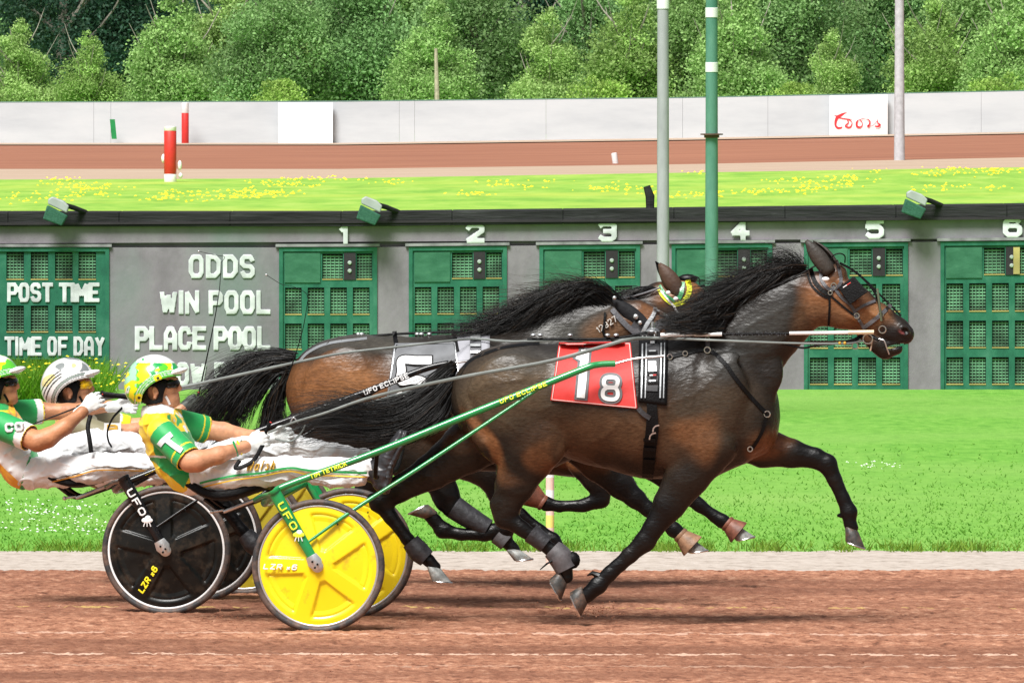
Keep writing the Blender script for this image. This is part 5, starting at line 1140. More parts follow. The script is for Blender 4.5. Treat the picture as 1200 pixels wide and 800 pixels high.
S(v1, F1, [(632, 402), (594, 406), (563, 416), (547, 426), (538, 440)], 3.2, M_black, 'crupper_strap', h1, .006, .005, -.02)
bc = S(v1, F1, [(784, 418), (805, 413), (830, 410), (848, 424), (862, 443), (880, 465), (898, 484)], 4.4, M_black, 'breast_collar', h1, .008, .006, -.2)
S(v1, F1, [(899, 486), (892, 508), (880, 528)], 4, M_black, 'martingale_strap', bc, .008, .006, -.1); S(v1, F1, [(829, 396), (829.5, 409)], 5, M_grey_leather, 'neck_strap', bc, .010, .006, -.2)
for x, y, r in ((803, 414, 2.8), (829, 410, 3.6), (829, 397, 2.4), (899, 485, 3.5), (879, 526, 2.8), (785, 418, 3)): ring(F1, v1, bc, x, y, r, off=.016)
# number cloths
def cloth(F, v, h, quad, m, name, M_edge):
    o = patch(F, v, quad, 44, 36, .006, default=-.12, wr=.003, seed=F.ox).build(name, m, h, smooth=True); s = o.modifiers.new('thick', 'SOLIDIFY'); s.thickness = .004
    a, b, c, d = [np.array(q, float) for q in quad]
    for p, q in ((a, b), (b, c), (c, d), (d, a)):
        cen = (a + b + c + d) / 4; p2, q2 = p + (cen - p) * .035, q + (cen - q) * .035
        S(v, F, [p2, (p2 + q2) / 2, q2], .9, M_edge, 'stitching', o, .016, .002, -.12)
    return o
M_pinkst = mat('pale_stitching', (.75, .45, .42), .7)
nc = cloth(F1, v1, h1, [(655, 402), (739, 401), (747, 479), (645, 469)], M_redcloth, 'number_cloth', M_pinkst)
M_numg = mat('number_outline', (.12, .12, .125), .6, var=.2)
for m_, e, off in ((M_numg, 6, .015), (M_white, 0, .020)):
    nm = 'number_outline' if e else 'number'
    S(v1, F1, [(686, 410 - e * .5), (684, 430), (680.5, 466 + e * .45)], 9.5 + e, m_, nm, nc, off, .003, -.2)
    S(v1, F1, [(677 - e * .4, 421 + e * .2), (680, 415), (687, 411.5)], 5.5 + e * .7, m_, nm, nc, off - .001, .003, -.2)
    o1 = [(711, 453.5), (707.8, 450), (708.3, 444.5), (712, 442), (720, 442.3), (723.6, 445), (723.2, 450.5), (720, 453.6), (711, 453.5)]
    o2 = [(711, 454), (707, 457.5), (706.5, 463.5), (710.5, 467), (719.5, 467.6), (723.4, 464.5), (723.5, 458), (720, 454.2), (711, 454)]
    for q in (o1, o2): S(v1, F1, q, 4.6 + e, m_, nm, nc, off + (.0008 if q is o2 else 0), .003, -.2, n=36)
nc2 = cloth(F2, v2, h2, [(462, 402), (534, 400), (543, 470), (451, 480)], M_greycloth, 'number_cloth', M_alu)
for m_, e, off in ((M_black, 3, .014), (M_white, 0, .019)): S(v2, F2, [(506 + e * .5, 422), (488, 422), (471, 422), (470.5, 434), (469.5, 446), (482, 445), (494, 446), (500, 453), (498, 464), (488, 470), (474, 470), (466, 460)], 9.5 + e, m_, 'number', nc2, off, .003, -.2, n=60)
# middle horse: saddle, straps, hood and bridle, freeze brand
pad = patch(F2, v2, [(534, 394), (574, 392), (574, 470), (534, 472)], 10, 14, .008, default=-.02, wr=.001).build('saddle_pad', mat('pale_grey_pad', (.30, .30, .33), .6, var=.15), h2, smooth=True); sm = pad.modifiers.new('thick', 'SOLIDIFY'); sm.thickness = .012
s2 = S(v2, F2, [(557, 390), (557, 420), (556, 450)], 13, M_grey_leather, 'saddle', h2, .022, .012, -.02)
for y, hgt in ((394, 8), (404, 3), (412, 3)): S(v2, F2, [(551, y), (563, y)], hgt, M_alu, 'buckle', s2, .036, .005, -.02)
mb = MB(); c = F2.L(557, 389, 0); mb.tube([c, c + np.array([0, 0, .045])], [.02, .012], 8); mb.build('saddle_top', M_alu, s2, smooth=True)
o = tubepx(F2, [(395, 397, 0), (430, 394, 0), (470, 391, 0), (520, 389, 0), (552, 389, 0)], .0065, 'back_strap', M_black, h2)
for x in (420, 424, 489, 494, 503): mb = MB(); mb.ball(F2.L(x, 391.5, -.01), (.014, .014, .010)); mb.build('fastener', M_alu, o, smooth=True)
for x in (462, 532): S(v2, F2, [(x, 388), (x + 2, 402), (x + 4, 412)], 5, M_black, 'tie_strap', h2, .012, .008, -.02)
S(v2, F2, [(430, 396), (385, 402), (362, 412), (350, 424)], 3, M_alu, 'crupper_strap', h2, .006, .005, -.02)
hood = S(v2, F2, [(742, 378), (752, 384), (764, 386), (778, 378), (786, 386), (790, 395)], 11, mat('hood_cloth', (.045, .045, .05), .7, var=.3, bump=.4, bs=40), 'hood', h2, .008, .006, -.06)
for nm, path, w_, m_ in (('crown_strap', [(717, 362), (730, 377), (742, 388), (750, 394)], 6, M_grey_leather), ('brow_strap', [(752, 392), (758, 380), (766, 368), (768, 360)], 4.5, M_alu), ('face_strap', [(766, 362), (778, 368), (790, 378), (800, 390)], 2.6, M_alu), ('cheek_strap', [(745, 385), (751, 396), (757, 404)], 5, M_grey_leather),
                         ('throat_strap', [(709, 366), (708, 380), (707, 390), (714, 398), (740, 400)], 2.6, M_black), ('check_strap', [(690, 400), (720, 398), (745, 392), (760, 388)], 3, M_grey_leather)):
    S(v2, F2, path, w_, m_, nm, hood, .013, .006, -.06)
mb = MB(); mb.ball(F2.L(743, 398, -.09), (9 * F2.k, .03, 7 * F2.k)); mb.build('blinker', M_black, hood, smooth=True)
for x, y, r in ((720, 349, 2.5), (745, 371, 3.2), (750, 378, 2.6)): mb = MB(); mb.ball(F2.L(x, y, -.10), (r * F2.k, .01, r * F2.k)); mb.build('buckle', M_alu, hood, smooth=True)
S(v2, F2, [(690, 346), (704, 352), (718, 349)], 3, M_black, 'mane_tie', h2, .01, .006, -.03)
ang = math.atan2(20, 26); c = on(F2, v2, 711, 380, .004, -1, -.08)
t_ = block('12927', 27 * F2.k, 7.5 * F2.k, 1.1 * F2.k, h2, mat('freeze_brand_white', (.55, .52, .48), .8), plane_M(c, (math.cos(R(33)), 0, math.sin(R(33)))), name='freeze_brand', depth=.012, h=.0012)
# far horse bridle
bb = S(v3, F3, [(772, 336), (778, 347), (790, 356), (802, 352), (808, 340), (806, 328)], 6, mat('bright_yellow_band', (.75, .80, .02), .5), 'browband', h3, .010, .006, -.07)
for path, w_, m_ in (([(773, 334), (780, 345), (791, 353)], 3, M_gtube), ([(800, 330), (799, 342), (795, 350)], 5, M_gtube), ([(774, 340), (782, 350), (792, 361)], 2, M_white)): S(v3, F3, path, w_, m_, 'band_stripe', bb, .018, .004, -.07)
for x, y in ((783, 343), (792, 350)): mb = MB(); mb.ball(F3.L(x, y, -.12), (.014, .01, .012)); mb.build('rosette', M_white, bb, smooth=True)
tubepx(F3, [(774, 337, -.08), (750, 345, -.08), (720, 352, -.08)], .006, 'check_rein', M_grey_leather, h3)
tubepx(F3, [(806, 331, -.03), (812, 324, -.03), (819, 326, -.03), (820, 333, -.03)], .0035, 'overcheck_loop', M_black, h3)
tubepx(F3, [(790, 360, -.1), (798, 372, -.1), (803, 380, -.09)], .006, 'cheek_strap', M_alu, h3)

# ------------------------------------------------------------------ sulkies
def disc_mesh(Rd, ph, side):
    nr, na = 34, 200; V = [(0, -.034 * side, 0)]; F = []
    for i in range(1, nr + 1):
        r = i / nr
        for k in range(na):
            a = 2 * math.pi * k / na
            dm = min(abs((a - R(ph) - j * 2 * math.pi / 5 + math.pi) % (2 * math.pi) - math.pi) for j in range(5)) * r
            sw = .105 + .04 * r; e = np.clip((dm - sw) / .03, 0, 1); e = e * e * (3 - 2 * e); rr = np.clip((.90 - r) / .035, 0, 1) * np.clip((r - .26) / .05, 0, 1); rr = rr * rr * (3 - 2 * rr)
            y = .034 * (1 - r) ** 1.1 + .006 - .013 * e * rr
            V.append((r * Rd * math.cos(a), -y * side, r * Rd * math.sin(a)))
    F = [(0, 1 + (k + 1) % na, 1 + k) for k in range(na)]
    for i in range(nr - 1):
        for k in range(na): a = 1 + i * na + k; b = 1 + i * na + (k + 1) % na; F.append((a, b, b + na, a + na))
    if side < 0: F = [tuple(reversed(f)) for f in F]
    return V, F
def wheel(parent, F, hub, lat, m, ph, s=1.):
    """wheel parts at hub (px), lateral position lat"""
    c = F.L(*hub, lat); c[2] = .340
    mb = MB(c * 0); mb.torus((0, 0, 0), .3235, .0165, (0, 1, 0), 96, 12); w_ = mb.build('wheel', M_rubber, parent, smooth=True); w_.location = c
    w_.name = 'wheel'
    mb = MB(); mb.torus((0, 0, 0), .3045, .0085, (0, 1, 0), 96, 10); mb.build('rim', M_alu if m is not M_blk else M_white, w_, smooth=True)
    for sd in (1, -1):
        V, Fc = disc_mesh(.298, ph, sd); o = new_mesh('disc', V, Fc, m, w_, smooth=True)
    mb = MB(); mb.lathe((0, -.045, 0), (0, 1, 0), [(0, .012), (.004, .03), (.02, .033), (.07, .033), (.086, .03), (.09, .012)], 20); mb.build('hub', M_alu, w_, smooth=True)
    mb = MB(); mb.tube([(.10, -.01, .21), (.103, -.03, .215)], .004, 6); mb.build('valve', M_black, w_)
    return w_
def sulky(F, hub, label, mt, mw, ph, shaft, txt_fork, name='racing_sulky', far_mw=None):
    s = F1.k / F.k
    q = lambda x, y: (hub[0] + (x - 373) * s, hub[1] + (y - 662) * s)
    th = thing(name, label, 'sulky', 'two wheeled racing sulkies', frame=F)
    far_hub = 600 + (F.L(*hub, -.65)[0] * 0)
    lx = F.L(*hub, -.65)[0]
    ws = []
    for sd in (-1, 1):
        w_ = wheel(th, F, hub, -.65, mw, ph); c = w_.location.copy(); w_.location = (c[0], .65 * sd, .340); ws.append(w_)
    def X(x, y, lat): p = F.L(*q(x, y), -.65); return np.array([p[0], lat, p[2]])   # side elevation taken in the plane of the near wheel
    for sd in (-1, 1):
        mb = MB(); P = [X(323.5, 577, .70 * sd), X(371, 658, .70 * sd)]; mb.tube(P, [7.6 * .00433, 5.4 * .00433], 14, 6, sq=.6); fk = mb.build('fork', mt, th, smooth=True)
        mb = MB(); c = X(323.5, 576, .70 * sd); mb.lathe(c, (-.5, 0, .85), [(-.004, .030), (.004, .034), (.012, .034), (.015, .030)], 20); mb.build('cap', mt, fk, smooth=True)
        mb = MB(); A, B = X(366, 650, .70 * sd), X(375, 666, .70 * sd); mb.tube([A, (A + B) / 2, B], [.030, .040, .022], 10, sq=.55); ax = mb.build('axle_plate', M_alu, fk, smooth=True)
        for dx, dy in ((-3, -3), (3, 0), (0, 4)): mb = MB(); mb.ball(X(371 + dx, 660 + dy, .70 * sd + sd * .022), (.006, .006, .006)); mb.build('bolt', M_black, fk, smooth=True)
        mb = MB(); A, B = X(373, 662, .60 * sd), X(373, 662, .70 * sd); mb.tube([A, B], .012, 8); mb.build('axle', M_steel, th, smooth=True)
        mb = MB(); mb.tube([X(325, 578, .61 * sd), X(371, 658, .61 * sd)], [.016, .012], 10); mb.build('inner_fork', mt, th, smooth=True)
    mb = MB(); mb.tube([X(323, 578, -.70), X(318, 580, -.55), X(300, 592, -.3), X(296, 595, 0), X(300, 592, .3), X(318, 580, .55), X(323, 578, .70)], .021, 12, 40); mb.build('arch', mt, th, smooth=True)
    for sd in (-1, 1):
        mb = MB(); mb.tube([X(287, 590, .24 * sd), X(305, 582, .5 * sd), X(322, 578, .69 * sd)], .013, 10, 12); mb.build('seat_bar', mt, th, smooth=True)
        P = []
        for (x, y, r, l) in shaft:
            p = F.L(x, y, -l); P.append((p[0], l * sd, p[2], r))
        mb = MB(); mb.tube([p[:3] for p in P[:-2]], [p[3] for p in P[:-2]], 14, 60); shf = mb.build('shaft', mt, th, smooth=True)
        mb = MB(); mb.tube([P[-3][:3], P[-2][:3], P[-1][:3]], .0065, 8, 8); mb.build('shaft_rod', M_steel, shf, smooth=True)
        A = X(360, 636, .70 * sd); i = 3 if len(shaft) > 4 else 2
        B = np.array(P[0][:3]) * .1 + np.array([0, 0, 0]); pp = spline([p[:3] for p in P[:-2]], 60); B = pp[int(59 * .62)]; M_ = A * .5 + B * .5
        mb = MB(); mb.tube([A, A * .8 + B * .2 + np.array([0, 0, .01]), M_ , B], [.007, .011, .011, .009], 10, 20); mb.build('stay', mt, th, smooth=True)
        # foot rest bracket
        j = pp[int(59 * .30)]; mb = MB(); a0 = np.array([j[0], j[1], j[2]]); mb.tube([a0, a0 + np.array([-.02, -.10 * sd, -.12]), a0 + np.array([-.03, -.26 * sd, -.14])], .012, 8, 10); mb.build('foot_rest', M_black, th, smooth=True)
    # seat
    V = []; n = 16; prof = spline([(203, 574), (214, 580), (226, 586), (242, 589), (262, 586), (282, 579), (298, 575)], n); Fs = []
    for i, (x, y) in enumerate(prof):
        w_ = .17 + .05 * math.sin(math.pi * i / (n - 1))
        for t in (-1, -.6, 0, .6, 1): V.append(X(x, y - 5 * t * t, 0) + np.array([0, w_ * t, 0]))
    Fs = [(i * 5 + k, (i + 1) * 5 + k, (i + 1) * 5 + k + 1, i * 5 + k + 1) for i in range(n - 1) for k in range(4)]
    o = new_mesh('seat', V, Fs, M_black, th); sm = o.modifiers.new('t', 'SOLIDIFY'); sm.thickness = .042; sm.offset = 0; bv = o.modifiers.new('b', 'BEVEL'); bv.width = .012; bv.segments = 3
    for l in (-.09, .09): mb = MB(); mb.tube([X(222, 590, l), X(243, 604, l), X(262, 600, l), X(296, 588, l)], .012, 8, 16); mb.build('seat_bracket', M_btube, th, smooth=True)
    mb = MB(); mb.tube([X(246, 605, -.12), X(287, 589, -.14)], .010, 8); mb.build('seat_slide', M_alu, th, smooth=True)
    mb = MB(); mb.tube([X(233, 605, -.12), X(246, 603, -.12)], .006, 8); mb.ball(X(232, 605, -.12), .012); mb.build('slide_lever', M_alu, th, smooth=True)
    # lettering down the near fork
    A, B = X(323.5, 577, -.70), X(371, 658, -.70); d = (B - A) / np.linalg.norm(B - A); c = A + (B - A) * .33 + np.array([0, -.0215, 0])
    block('UFO', .155, .038, .009, th, txt_fork, plane_M(c, d), name='lettering', depth=.003, h=.0022)
    c = A + (B - A) * .60 + np.array([0, -.0200, 0]); mb = MB(); mb.ball(c, (.030, .004, .016)); o = mb.build('saucer_emblem', txt_fork, th, smooth=True)
    mb = MB(); mb.ball(c + np.array([.004, 0, .012]), (.016, .0045, .014));
    for t in (-.012, 0, .012): mb.tube([c + np.array([t, 0, -.012]), c + np.array([t * 1.6, 0, -.032])], .003, 5)
    mb.build('emblem_detail', M_white, o, smooth=True)
    return th, ws, X
M_ytxt = mat('yellow_green_lettering', (.75, .85, .04), .5); M_wtxt = mat('white_lettering', (.82, .82, .82), .5)
k1 = .00433
sh1 = [(323, 577, .018, .68), (336, 568.5, .018, .68), (440, 530, .018, .60), (540, 489.5, .0185, .50), (620, 457.5, .0185, .44), (684, 432, .018, .40), (702, 427, .017, .38), (721, 426, .0165, .37), (745, 420, .007, .36), (778, 417, .007, .34)]
s1, w1, X1 = sulky(F1, (373, 662), 'green racing sulky on bright yellow disc wheels, nearest the camera', M_gtube, M_yel, 180, sh1, M_ytxt)
sh2 = [(147, 566, .018, .68), (160, 560, .018, .68), (262, 520, .018, .60), (385, 475, .018, .50), (440, 455, .0185, .44), (482, 438, .018, .40), (505, 430, .017, .38), (526, 425.5, .0165, .37), (540, 424, .007, .36), (556, 422, .007, .34)]
s2_, w2, X2 = sulky(F2, (195, 644), 'black racing sulky on black disc wheels with yellow lettering, at the left', M_btube, M_blk, 238, sh2, M_wtxt)
sh3 = [(x - 88, y - 16, r, l) for x, y, r, l in sh1]; sh3 = [(x + (0 if i < 3 else -4 * (i - 2)), y, r, l) for i, (x, y, r, l) in enumerate(sh3)]
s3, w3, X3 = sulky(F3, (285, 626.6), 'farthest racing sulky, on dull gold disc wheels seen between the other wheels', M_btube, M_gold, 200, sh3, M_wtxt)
# shaft and wheel lettering
def shaft_text(th, F, a, b, la, lb, word, m, hgt=5.4, st=1.2):
    A, B = F.L(*a, -la), F.L(*b, -lb); A[1] -= .023; B[1] -= .023; c = (A + B) / 2; d = B - A; x = Vector(d).normalized(); n = Vector((0, -1, 0)); n = (n - x * n.dot(x)).normalized(); y = n.cross(x)
    M = Matrix(((x.x, y.x, n.x, c[0]), (x.y, y.y, n.y, c[1]), (x.z, y.z, n.z, c[2]), (0, 0, 0, 1)))
    block(word, np.linalg.norm(d), hgt * F.k, st * F.k, th, m, M, name='lettering', depth=.004, h=.0013)
shaft_text(s1, F1, (586, 470.5), (641, 448.7), .467, .434, 'UFO ECLIPSE', M_ytxt); shaft_text(s1, F1, (364, 558.5), (407, 542.5), .664, .628, 'TIM TETRICK', M_ytxt)
shaft_text(s2_, F2, (427, 460), (479, 439.2), .468, .404, 'UFO ECLIPSE', M_wtxt, 6.2)
w = w1[0]; t = block('LZR x6', .172, .030, .0065, w, M_wtxt, plane_M((-.19, -.0295, -.004), (1, 0, -.02)), name='lettering', depth=.004, shear=.25, h=.0018)
w = w2[0]; d_ = (math.cos(R(58)), 0, math.sin(R(58))); t = block('LZR x6', .155, .036, .0085, w, M_yellow, plane_M((-.093, -.030, -.152), d_), name='lettering', depth=.004, shear=.15, h=.0018)
w = w1[0]; M_grime = mat('brown_grime', (.30, .12, .01), .8, var=.4)
# ------------------------------------------------------------------ drivers
def hand(v, Wp, ang, side, k=1., spread=0.):
    """gloved hand closed round the reins. ang: direction of the palm (deg above +x), side: +1 when the fingers curl towards +y"""
    Wp = np.array(Wp, float); u = np.array([math.cos(R(ang)), 0, math.sin(R(ang))]); n = np.array([-u[2], 0, u[0]]); s = np.array([0, side * 1., 0])
    v.seg(Wp - .035 * u, Wp + .01 * u, (.031 * k, .030), (.029 * k, .026), .006)
    v.seg(Wp + .012 * u, Wp + .062 * u + .002 * n, (.031 * k, .018), (.038 * k, .016), .012)
    for i in range(4):
        o = (.029 - .0195 * i); L = (.9, 1., .95, .8)[i]
        b = Wp + (.082 - .004 * abs(i - 1)) * u + n * o; p1 = b + (.026 * L) * u + s * .008 - n * .003 + n * spread * (1.5 - i) * .006; p2 = p1 + .010 * u + s * .024 - n * .004; p3 = p2 - .018 * u + s * .012
        v.seg(b - .02 * u, b, (.0115, .012), (.0108, .0115), .008); v.seg(b, p1, (.0108, .0108), (.0098, .0098), .003); v.seg(p1, p2, (.0098, .0098), (.0090, .0090), .003); v.seg(p2, p3, (.0090, .0090), (.0082, .0082), .003)
    b = Wp + .022 * u + n * .024 + s * .014; p1 = b + .030 * u + n * .018 + s * .008; p2 = p1 + .030 * u + n * .002 + s * .004
    v.seg(b, p1, (.014, .014), (.0115, .0115), .010); v.seg(p1, p2, (.0115, .0115), (.009, .009), .003)

def make_driver(F, label, D):
    k = F.k; s = F1.k / F.k; dx, dy = D['off']; ox, oy = 187, 455
    q = lambda x, y: (ox + dx + (x - ox) * s, oy + dy + (y - oy) * s)
    P = lambda x, y, l=0.: F.L(*q(x, y), l)
    A = lambda x, y, l: F.L(x, y, l)                              # arms of each driver are given directly in picture px
    th = thing('person', label, 'person', 'drivers seated in the sulkies', frame=F)
    K = F1.k
    lo = np.minimum(P(140, 600), P(140, 400)); hi = P(500, 400); lo = np.array([lo[0] - .05, -.42, P(200, 600)[2]]); hi = np.array([hi[0], .42, P(200, 405)[2]])
    v = Vol(lo, hi, D['vox'])
    sg = lambda V_, a, b, ra, rb, kk=.02: V_.seg(a, b, ra, rb, kk)
    def ch(V_, pts, kk=.02, g=0.): V_.chain([(p, a * K + g, b + g) for p, a, b in pts], kk)
    torso_ = [(P(189, 500), 25, .165), (P(198, 520), 25, .155), (P(208, 541), 24, .155), (P(218, 555), 21, .172), (P(228, 562), 18, .172)]
    nleg = [(P(226, 560, -.09), 18, .085), (P(265, 557, -.13), 18, .088), (P(305, 552, -.16), 16, .078), (P(340, 549, -.17), 13.5, .064), (P(385, 551, -.17), 13, .060), (P(428, 548, -.17), 9, .042)]
    fleg = [(P(226, 556, .09), 18, .085), (P(262, 536, .13), 18, .088), (P(300, 523, .16), 16, .075), (P(345, 524, .17), 14, .064), (P(390, 534, .17), 13, .060), (P(430, 540, .17), 9, .042)]
    # body: head, neck, trunk, arms, legs in one surface
    e = lambda x, y, l, rx, ry, rz, ang=0., kk=.01, op='add', V_=v: V_.ell(P(x, y, l), (rx * K, ry, rz * K), R(ang), kk, op)
    e(184, 447, 0, 22, .078, 23); ch(v, [(P(194, 453), 13, .058), (P(201, 466), 9.5, .045)], .02); ch(v, [(P(190, 462), 12, .062), (P(201, 470), 8, .040)], .02)
    ch(v, [(P(205.5, 447), 3.2, .016), (P(210.6, 454.5), 2.9, .015)], .008); e(209.4, 456.5, 0, 3, .019, 2.2, 0, .004)
    e(207.6, 461.6, 0, 2.6, .024, 1.7, 0, .004); e(207.4, 465.2, 0, 2.5, .022, 1.8, 0, .004); e(208.8, 463.4, 0, 3.5, .022, .55, 8, .002, 'sub'); e(206, 471.5, 0, 5, .024, 4.6, 0, .006); e(204, 444, 0, 5, .055, 3, 0, .008)
    for sd in (-1, 1):
        e(203.5, 449.5, sd * .032, 3, .014, 2.5, 0, .004, 'sub'); e(202.5, 449.5, sd * .032, 3, .014, 2.4, 0, .002); e(198, 456, sd * .045, 6, .016, 5, 0, .01)
        e(182, 458, sd * .080, 4.6, .010, 6.2, 12, .004); e(182.6, 457.6, sd * .090, 2.4, .006, 3.6, 12, .003, 'sub'); e(181.5, 465, sd * .080, 2.4, .008, 2.4, 0, .003)
    ch(v, [(P(184, 466), 13, .056), (P(185, 484), 14.5, .062)], .02); ch(v, [(P(187, 492, -.12), 11, .06), (P(190, 492, .12), 11, .06)], .03)
    ch(v, [(p, a - 5, b - .022) for p, a, b in torso_], .03)
    for arm in D['arms']: ch(v, [(A(*a[:3]), a[3], a[4]) for a in arm], .02)
    for lg in (nleg, fleg): ch(v, [(p, a - 2.5, b - .012) for p, a, b in lg], .02)
    V, Fc = v.mesh(1); body = new_mesh('body', V, Fc, D['skin'], th, uniform=4)
    # jersey
    j = Vol(lo, hi, D['vox']); ch(j, torso_, .03, .004); ch(j, [(P(186, 494, -.13), 15, .065), (P(189, 494, .13), 15, .065)], .03, .002); ch(j, [(P(184, 481), 16, .072), (P(186, 489), 19, .10)], .02)
    j.ell(P(200, 512), (30 * K, .12, 22 * K), R(-60), .03)
    for x, y, a in ((226, 535, 30), (222, 545, 34), (192, 545, -40), (216, 525, 20)): j.seg(P(x, y, -.13), P(x - 22, y + 12, -.17), (.004, .01), (.003, .01), .02, 'add')
    j.ell(P(184, 474), (14 * K, .06, 8 * K), 0, .01, 'sub'); j.ell(P(292, 630), (90 * K, .6, 90 * K), R(20), .004, 'sub')
    V, Fc = j.mesh(1); px, py = F.inv(V); X = ox + (px - ox - dx) / s; Y = oy + (py - oy - dy) / s
    C = D['jersey'](X, Y, V[:, 1], V); jo = new_mesh('jersey', V, Fc, M_cloth, th, color=C, uniform=4); wrinkle(jo, .008, (9, 8, 13), 2.5, 2.)
    for si, (arm, n_) in enumerate(zip(D['arms'], (0, 1))):
        sl = Vol(lo, hi, D['vox']); pts = [(A(*a[:3]), a[3], a[4]) for a in arm[:2]]; (p0, a0, b0), (p1, a1, b1) = pts; d = (p1 - p0); e1 = p0 + d * D['sleeve'][si]
        sl.seg(p0, e1, ((a0 + 3) * K, b0 + .014), ((a1 + 4.5) * K, b1 + .018), .02)
        L = np.linalg.norm(d); u = d / L; cut = p0 + d * (D['sleeve'][si] + .0) + u * .055
        sl.ell(cut + u * .07, (.075, .2, .075), 0, .003, 'sub') if False else None
        V, Fc = sl.mesh(1); keep = (V - (e1 + u * .02)) @ u < 0; Fc = Fc[keep[Fc].all(1)]; px, py = F.inv(V); t = ((V - p0) @ u) / L
        C = D['sleeve_col'](t / D['sleeve'][si], V); used = np.unique(Fc); m = np.full(len(V), -1); m[used] = np.arange(len(used)); so = new_mesh('sleeve', V[used], m[Fc], M_cloth, jo, color=C[used], uniform=4)
        s3_ = so.modifiers.new('t', 'SOLIDIFY'); s3_.thickness = .003
        if si == 0: sv = sl
    # trousers
    t_ = Vol(lo, hi, D['vox']); ch(t_, [(P(217, 556), 17.5, .160), (P(228, 559), 18, .170)], .03, .004)
    for lg, l in ((nleg, -.17), (fleg, .17)):
        ch(t_, lg[:-1] + [(lg[-1][0], 13, .055)], .02, .004)
    rr = np.random.default_rng(int(ox + dx) % 97 + 3)
    for i in range(9):     # cloth gathered on the seat side of the legs
        x = rr.uniform(240, 400); t_.seg(P(x, 563, -.17), P(x + rr.uniform(14, 34), 563 + rr.uniform(-3, 3), -.17), (5.5 * K, .05), (3.5 * K, .05), .03)
    V, Fc = t_.mesh(1); tro = new_mesh('trousers', V, Fc, M_whitecloth, th, uniform=4); wrinkle(tro, .009, (9, 6, 17), 2.5, 1.); wrinkle(tro, .003, (26, 16, 34), 2., 5.)
    for path, w_, m_ in D['stripes']: strap(F, t_, [q(*p_) for p_ in path], w_, .011, .003, -1, -.2).build('stripe', m_, tro)
    # boots
    for l in (-.17, .17):
        b_ = Vol(P(425, 600) * [1, 0, 1] + [-.05, l - .09, -.05], P(492, 495) * [1, 0, 1] + [.05, l + .09, .05], D['vox']); dyy = 0 if l < 0 else -8
        b_.chain([(P(434, 550 + dyy, l), 13 * K, .05), (P(444, 556 + dyy, l), 13 * K, .048)], .02); b_.chain([(P(446, 568 + dyy, l), 8.5 * K, .036), (P(452, 540 + dyy, l), 8.5 * K, .040), (P(464, 520 + dyy, l), 6.5 * K, .044), (P(470, 508 + dyy, l), 5 * K, .036)], .02)
        b_.chain([(P(452, 574 + dyy, l), 5 * K, .038), (P(458, 548 + dyy, l), 3.5 * K, .042), (P(471, 522 + dyy, l), 3 * K, .046), (P(476, 507 + dyy, l), 3 * K, .036)], .004)
        V, Fc = b_.mesh(1); bo = new_mesh('boot', V, Fc, M_boots, th, uniform=4); wrinkle(bo, .004, (20, 12, 26))
    # gloves
    for si, (hx, hy, hl, an, sp) in enumerate(D['hands']):
        c = A(hx, hy, hl); g = Vol(c - .15, c + .17, .0042); hand(g, c, an, 1 if hl < 0 else -1, 1., sp); V, Fc = g.mesh(1); go = new_mesh('glove', V, Fc, D['glove'], th, uniform=4)
    # helmet, visor, liner, glasses, chin strap
    def lvl(x, y): return np.sqrt(((x - 208) / 41) ** 2 + ((y - 471) / 31) ** 2)
    hh = .0042; hv = Vol(P(138, 482) * [1, 0, 1] + [0, -.17, 0], P(226, 405) * [1, 0, 1] + [0, .17, 0], hh)
    hv.ell(P(180.5, 447.5), (34 * K, .132, 32.5 * K), R(8), .01); hv.ell(P(164, 455), (17 * K, .105, 20 * K), 0, .03)
    hv.ell(P(208, 471), (41 * K, .4, 31 * K), 0, .006, 'sub'); hv.ell(P(178, 503), (60 * K, .6, 31 * K), 0, .004, 'sub'); hv.ell(P(186, 456), (27 * K, .108, 27 * K), 0, .004, 'sub')
    V, Fc = hv.mesh(2); px, py = F.inv(V); X = ox + (px - ox - dx) / s; Y = oy + (py - oy - dy) / s
    ho = new_mesh('helmet', V, Fc, M_plast, th, color=D['helmet'](X, Y, V, lvl(X, Y) - 1), uniform=4)
    vv = Vol(P(186, 452) * [1, 0, 1] + [0, -.14, 0], P(226, 420) * [1, 0, 1] + [0, .14, 0], .0036); vv.ell(P(205.5, 436), (15 * K, .088, 4.2 * K), R(16), .004); vv.ell(P(205, 446), (17 * K, .075, 6.5 * K), R(16), .004, 'sub'); V, Fc = vv.mesh(1); new_mesh('visor', V, Fc, D['visor'], ho, uniform=4)
    lv = Vol(P(155, 490) * [1, 0, 1] + [0, -.13, 0], P(222, 425) * [1, 0, 1] + [0, .13, 0], .004)
    lv.ell(P(184, 456), (24 * K, .098, 22 * K), 0, .01); lv.ell(P(210, 466), (17 * K, .3, 25 * K), R(-8), .004, 'sub'); lv.ell(P(182, 460), (7 * K, .3, 8.5 * K), 0, .004, 'sub'); lv.ell(P(180, 498), (50 * K, .3, 24 * K), 0, .004, 'sub'); lv.ell(P(186, 457), (22 * K, .080, 24 * K), 0, .003, 'sub')
    V, Fc = lv.mesh(1); new_mesh('helmet_liner', V, Fc, M_black, ho, uniform=4)
    gl = Vol(P(190, 462) * [1, 0, 1] + [0, -.10, 0], P(216, 436) * [1, 0, 1] + [0, .10, 0], .0032)
    gl.ell(P(200, 449.5), (11 * K, .078, 8.5 * K), 0, .004); gl.ell(P(196, 449.5), (11.2 * K, .066, 12 * K), 0, .003, 'sub'); gl.ell(P(206, 458), (8 * K, .4, 4 * K), R(-10), .003, 'sub'); gl.ell(P(211.5, 455), (3.5 * K, .02, 5 * K), 0, .002, 'sub'); gl.ell(P(200, 439), (12 * K, .3, 2.2 * K), 0, .003, 'sub')
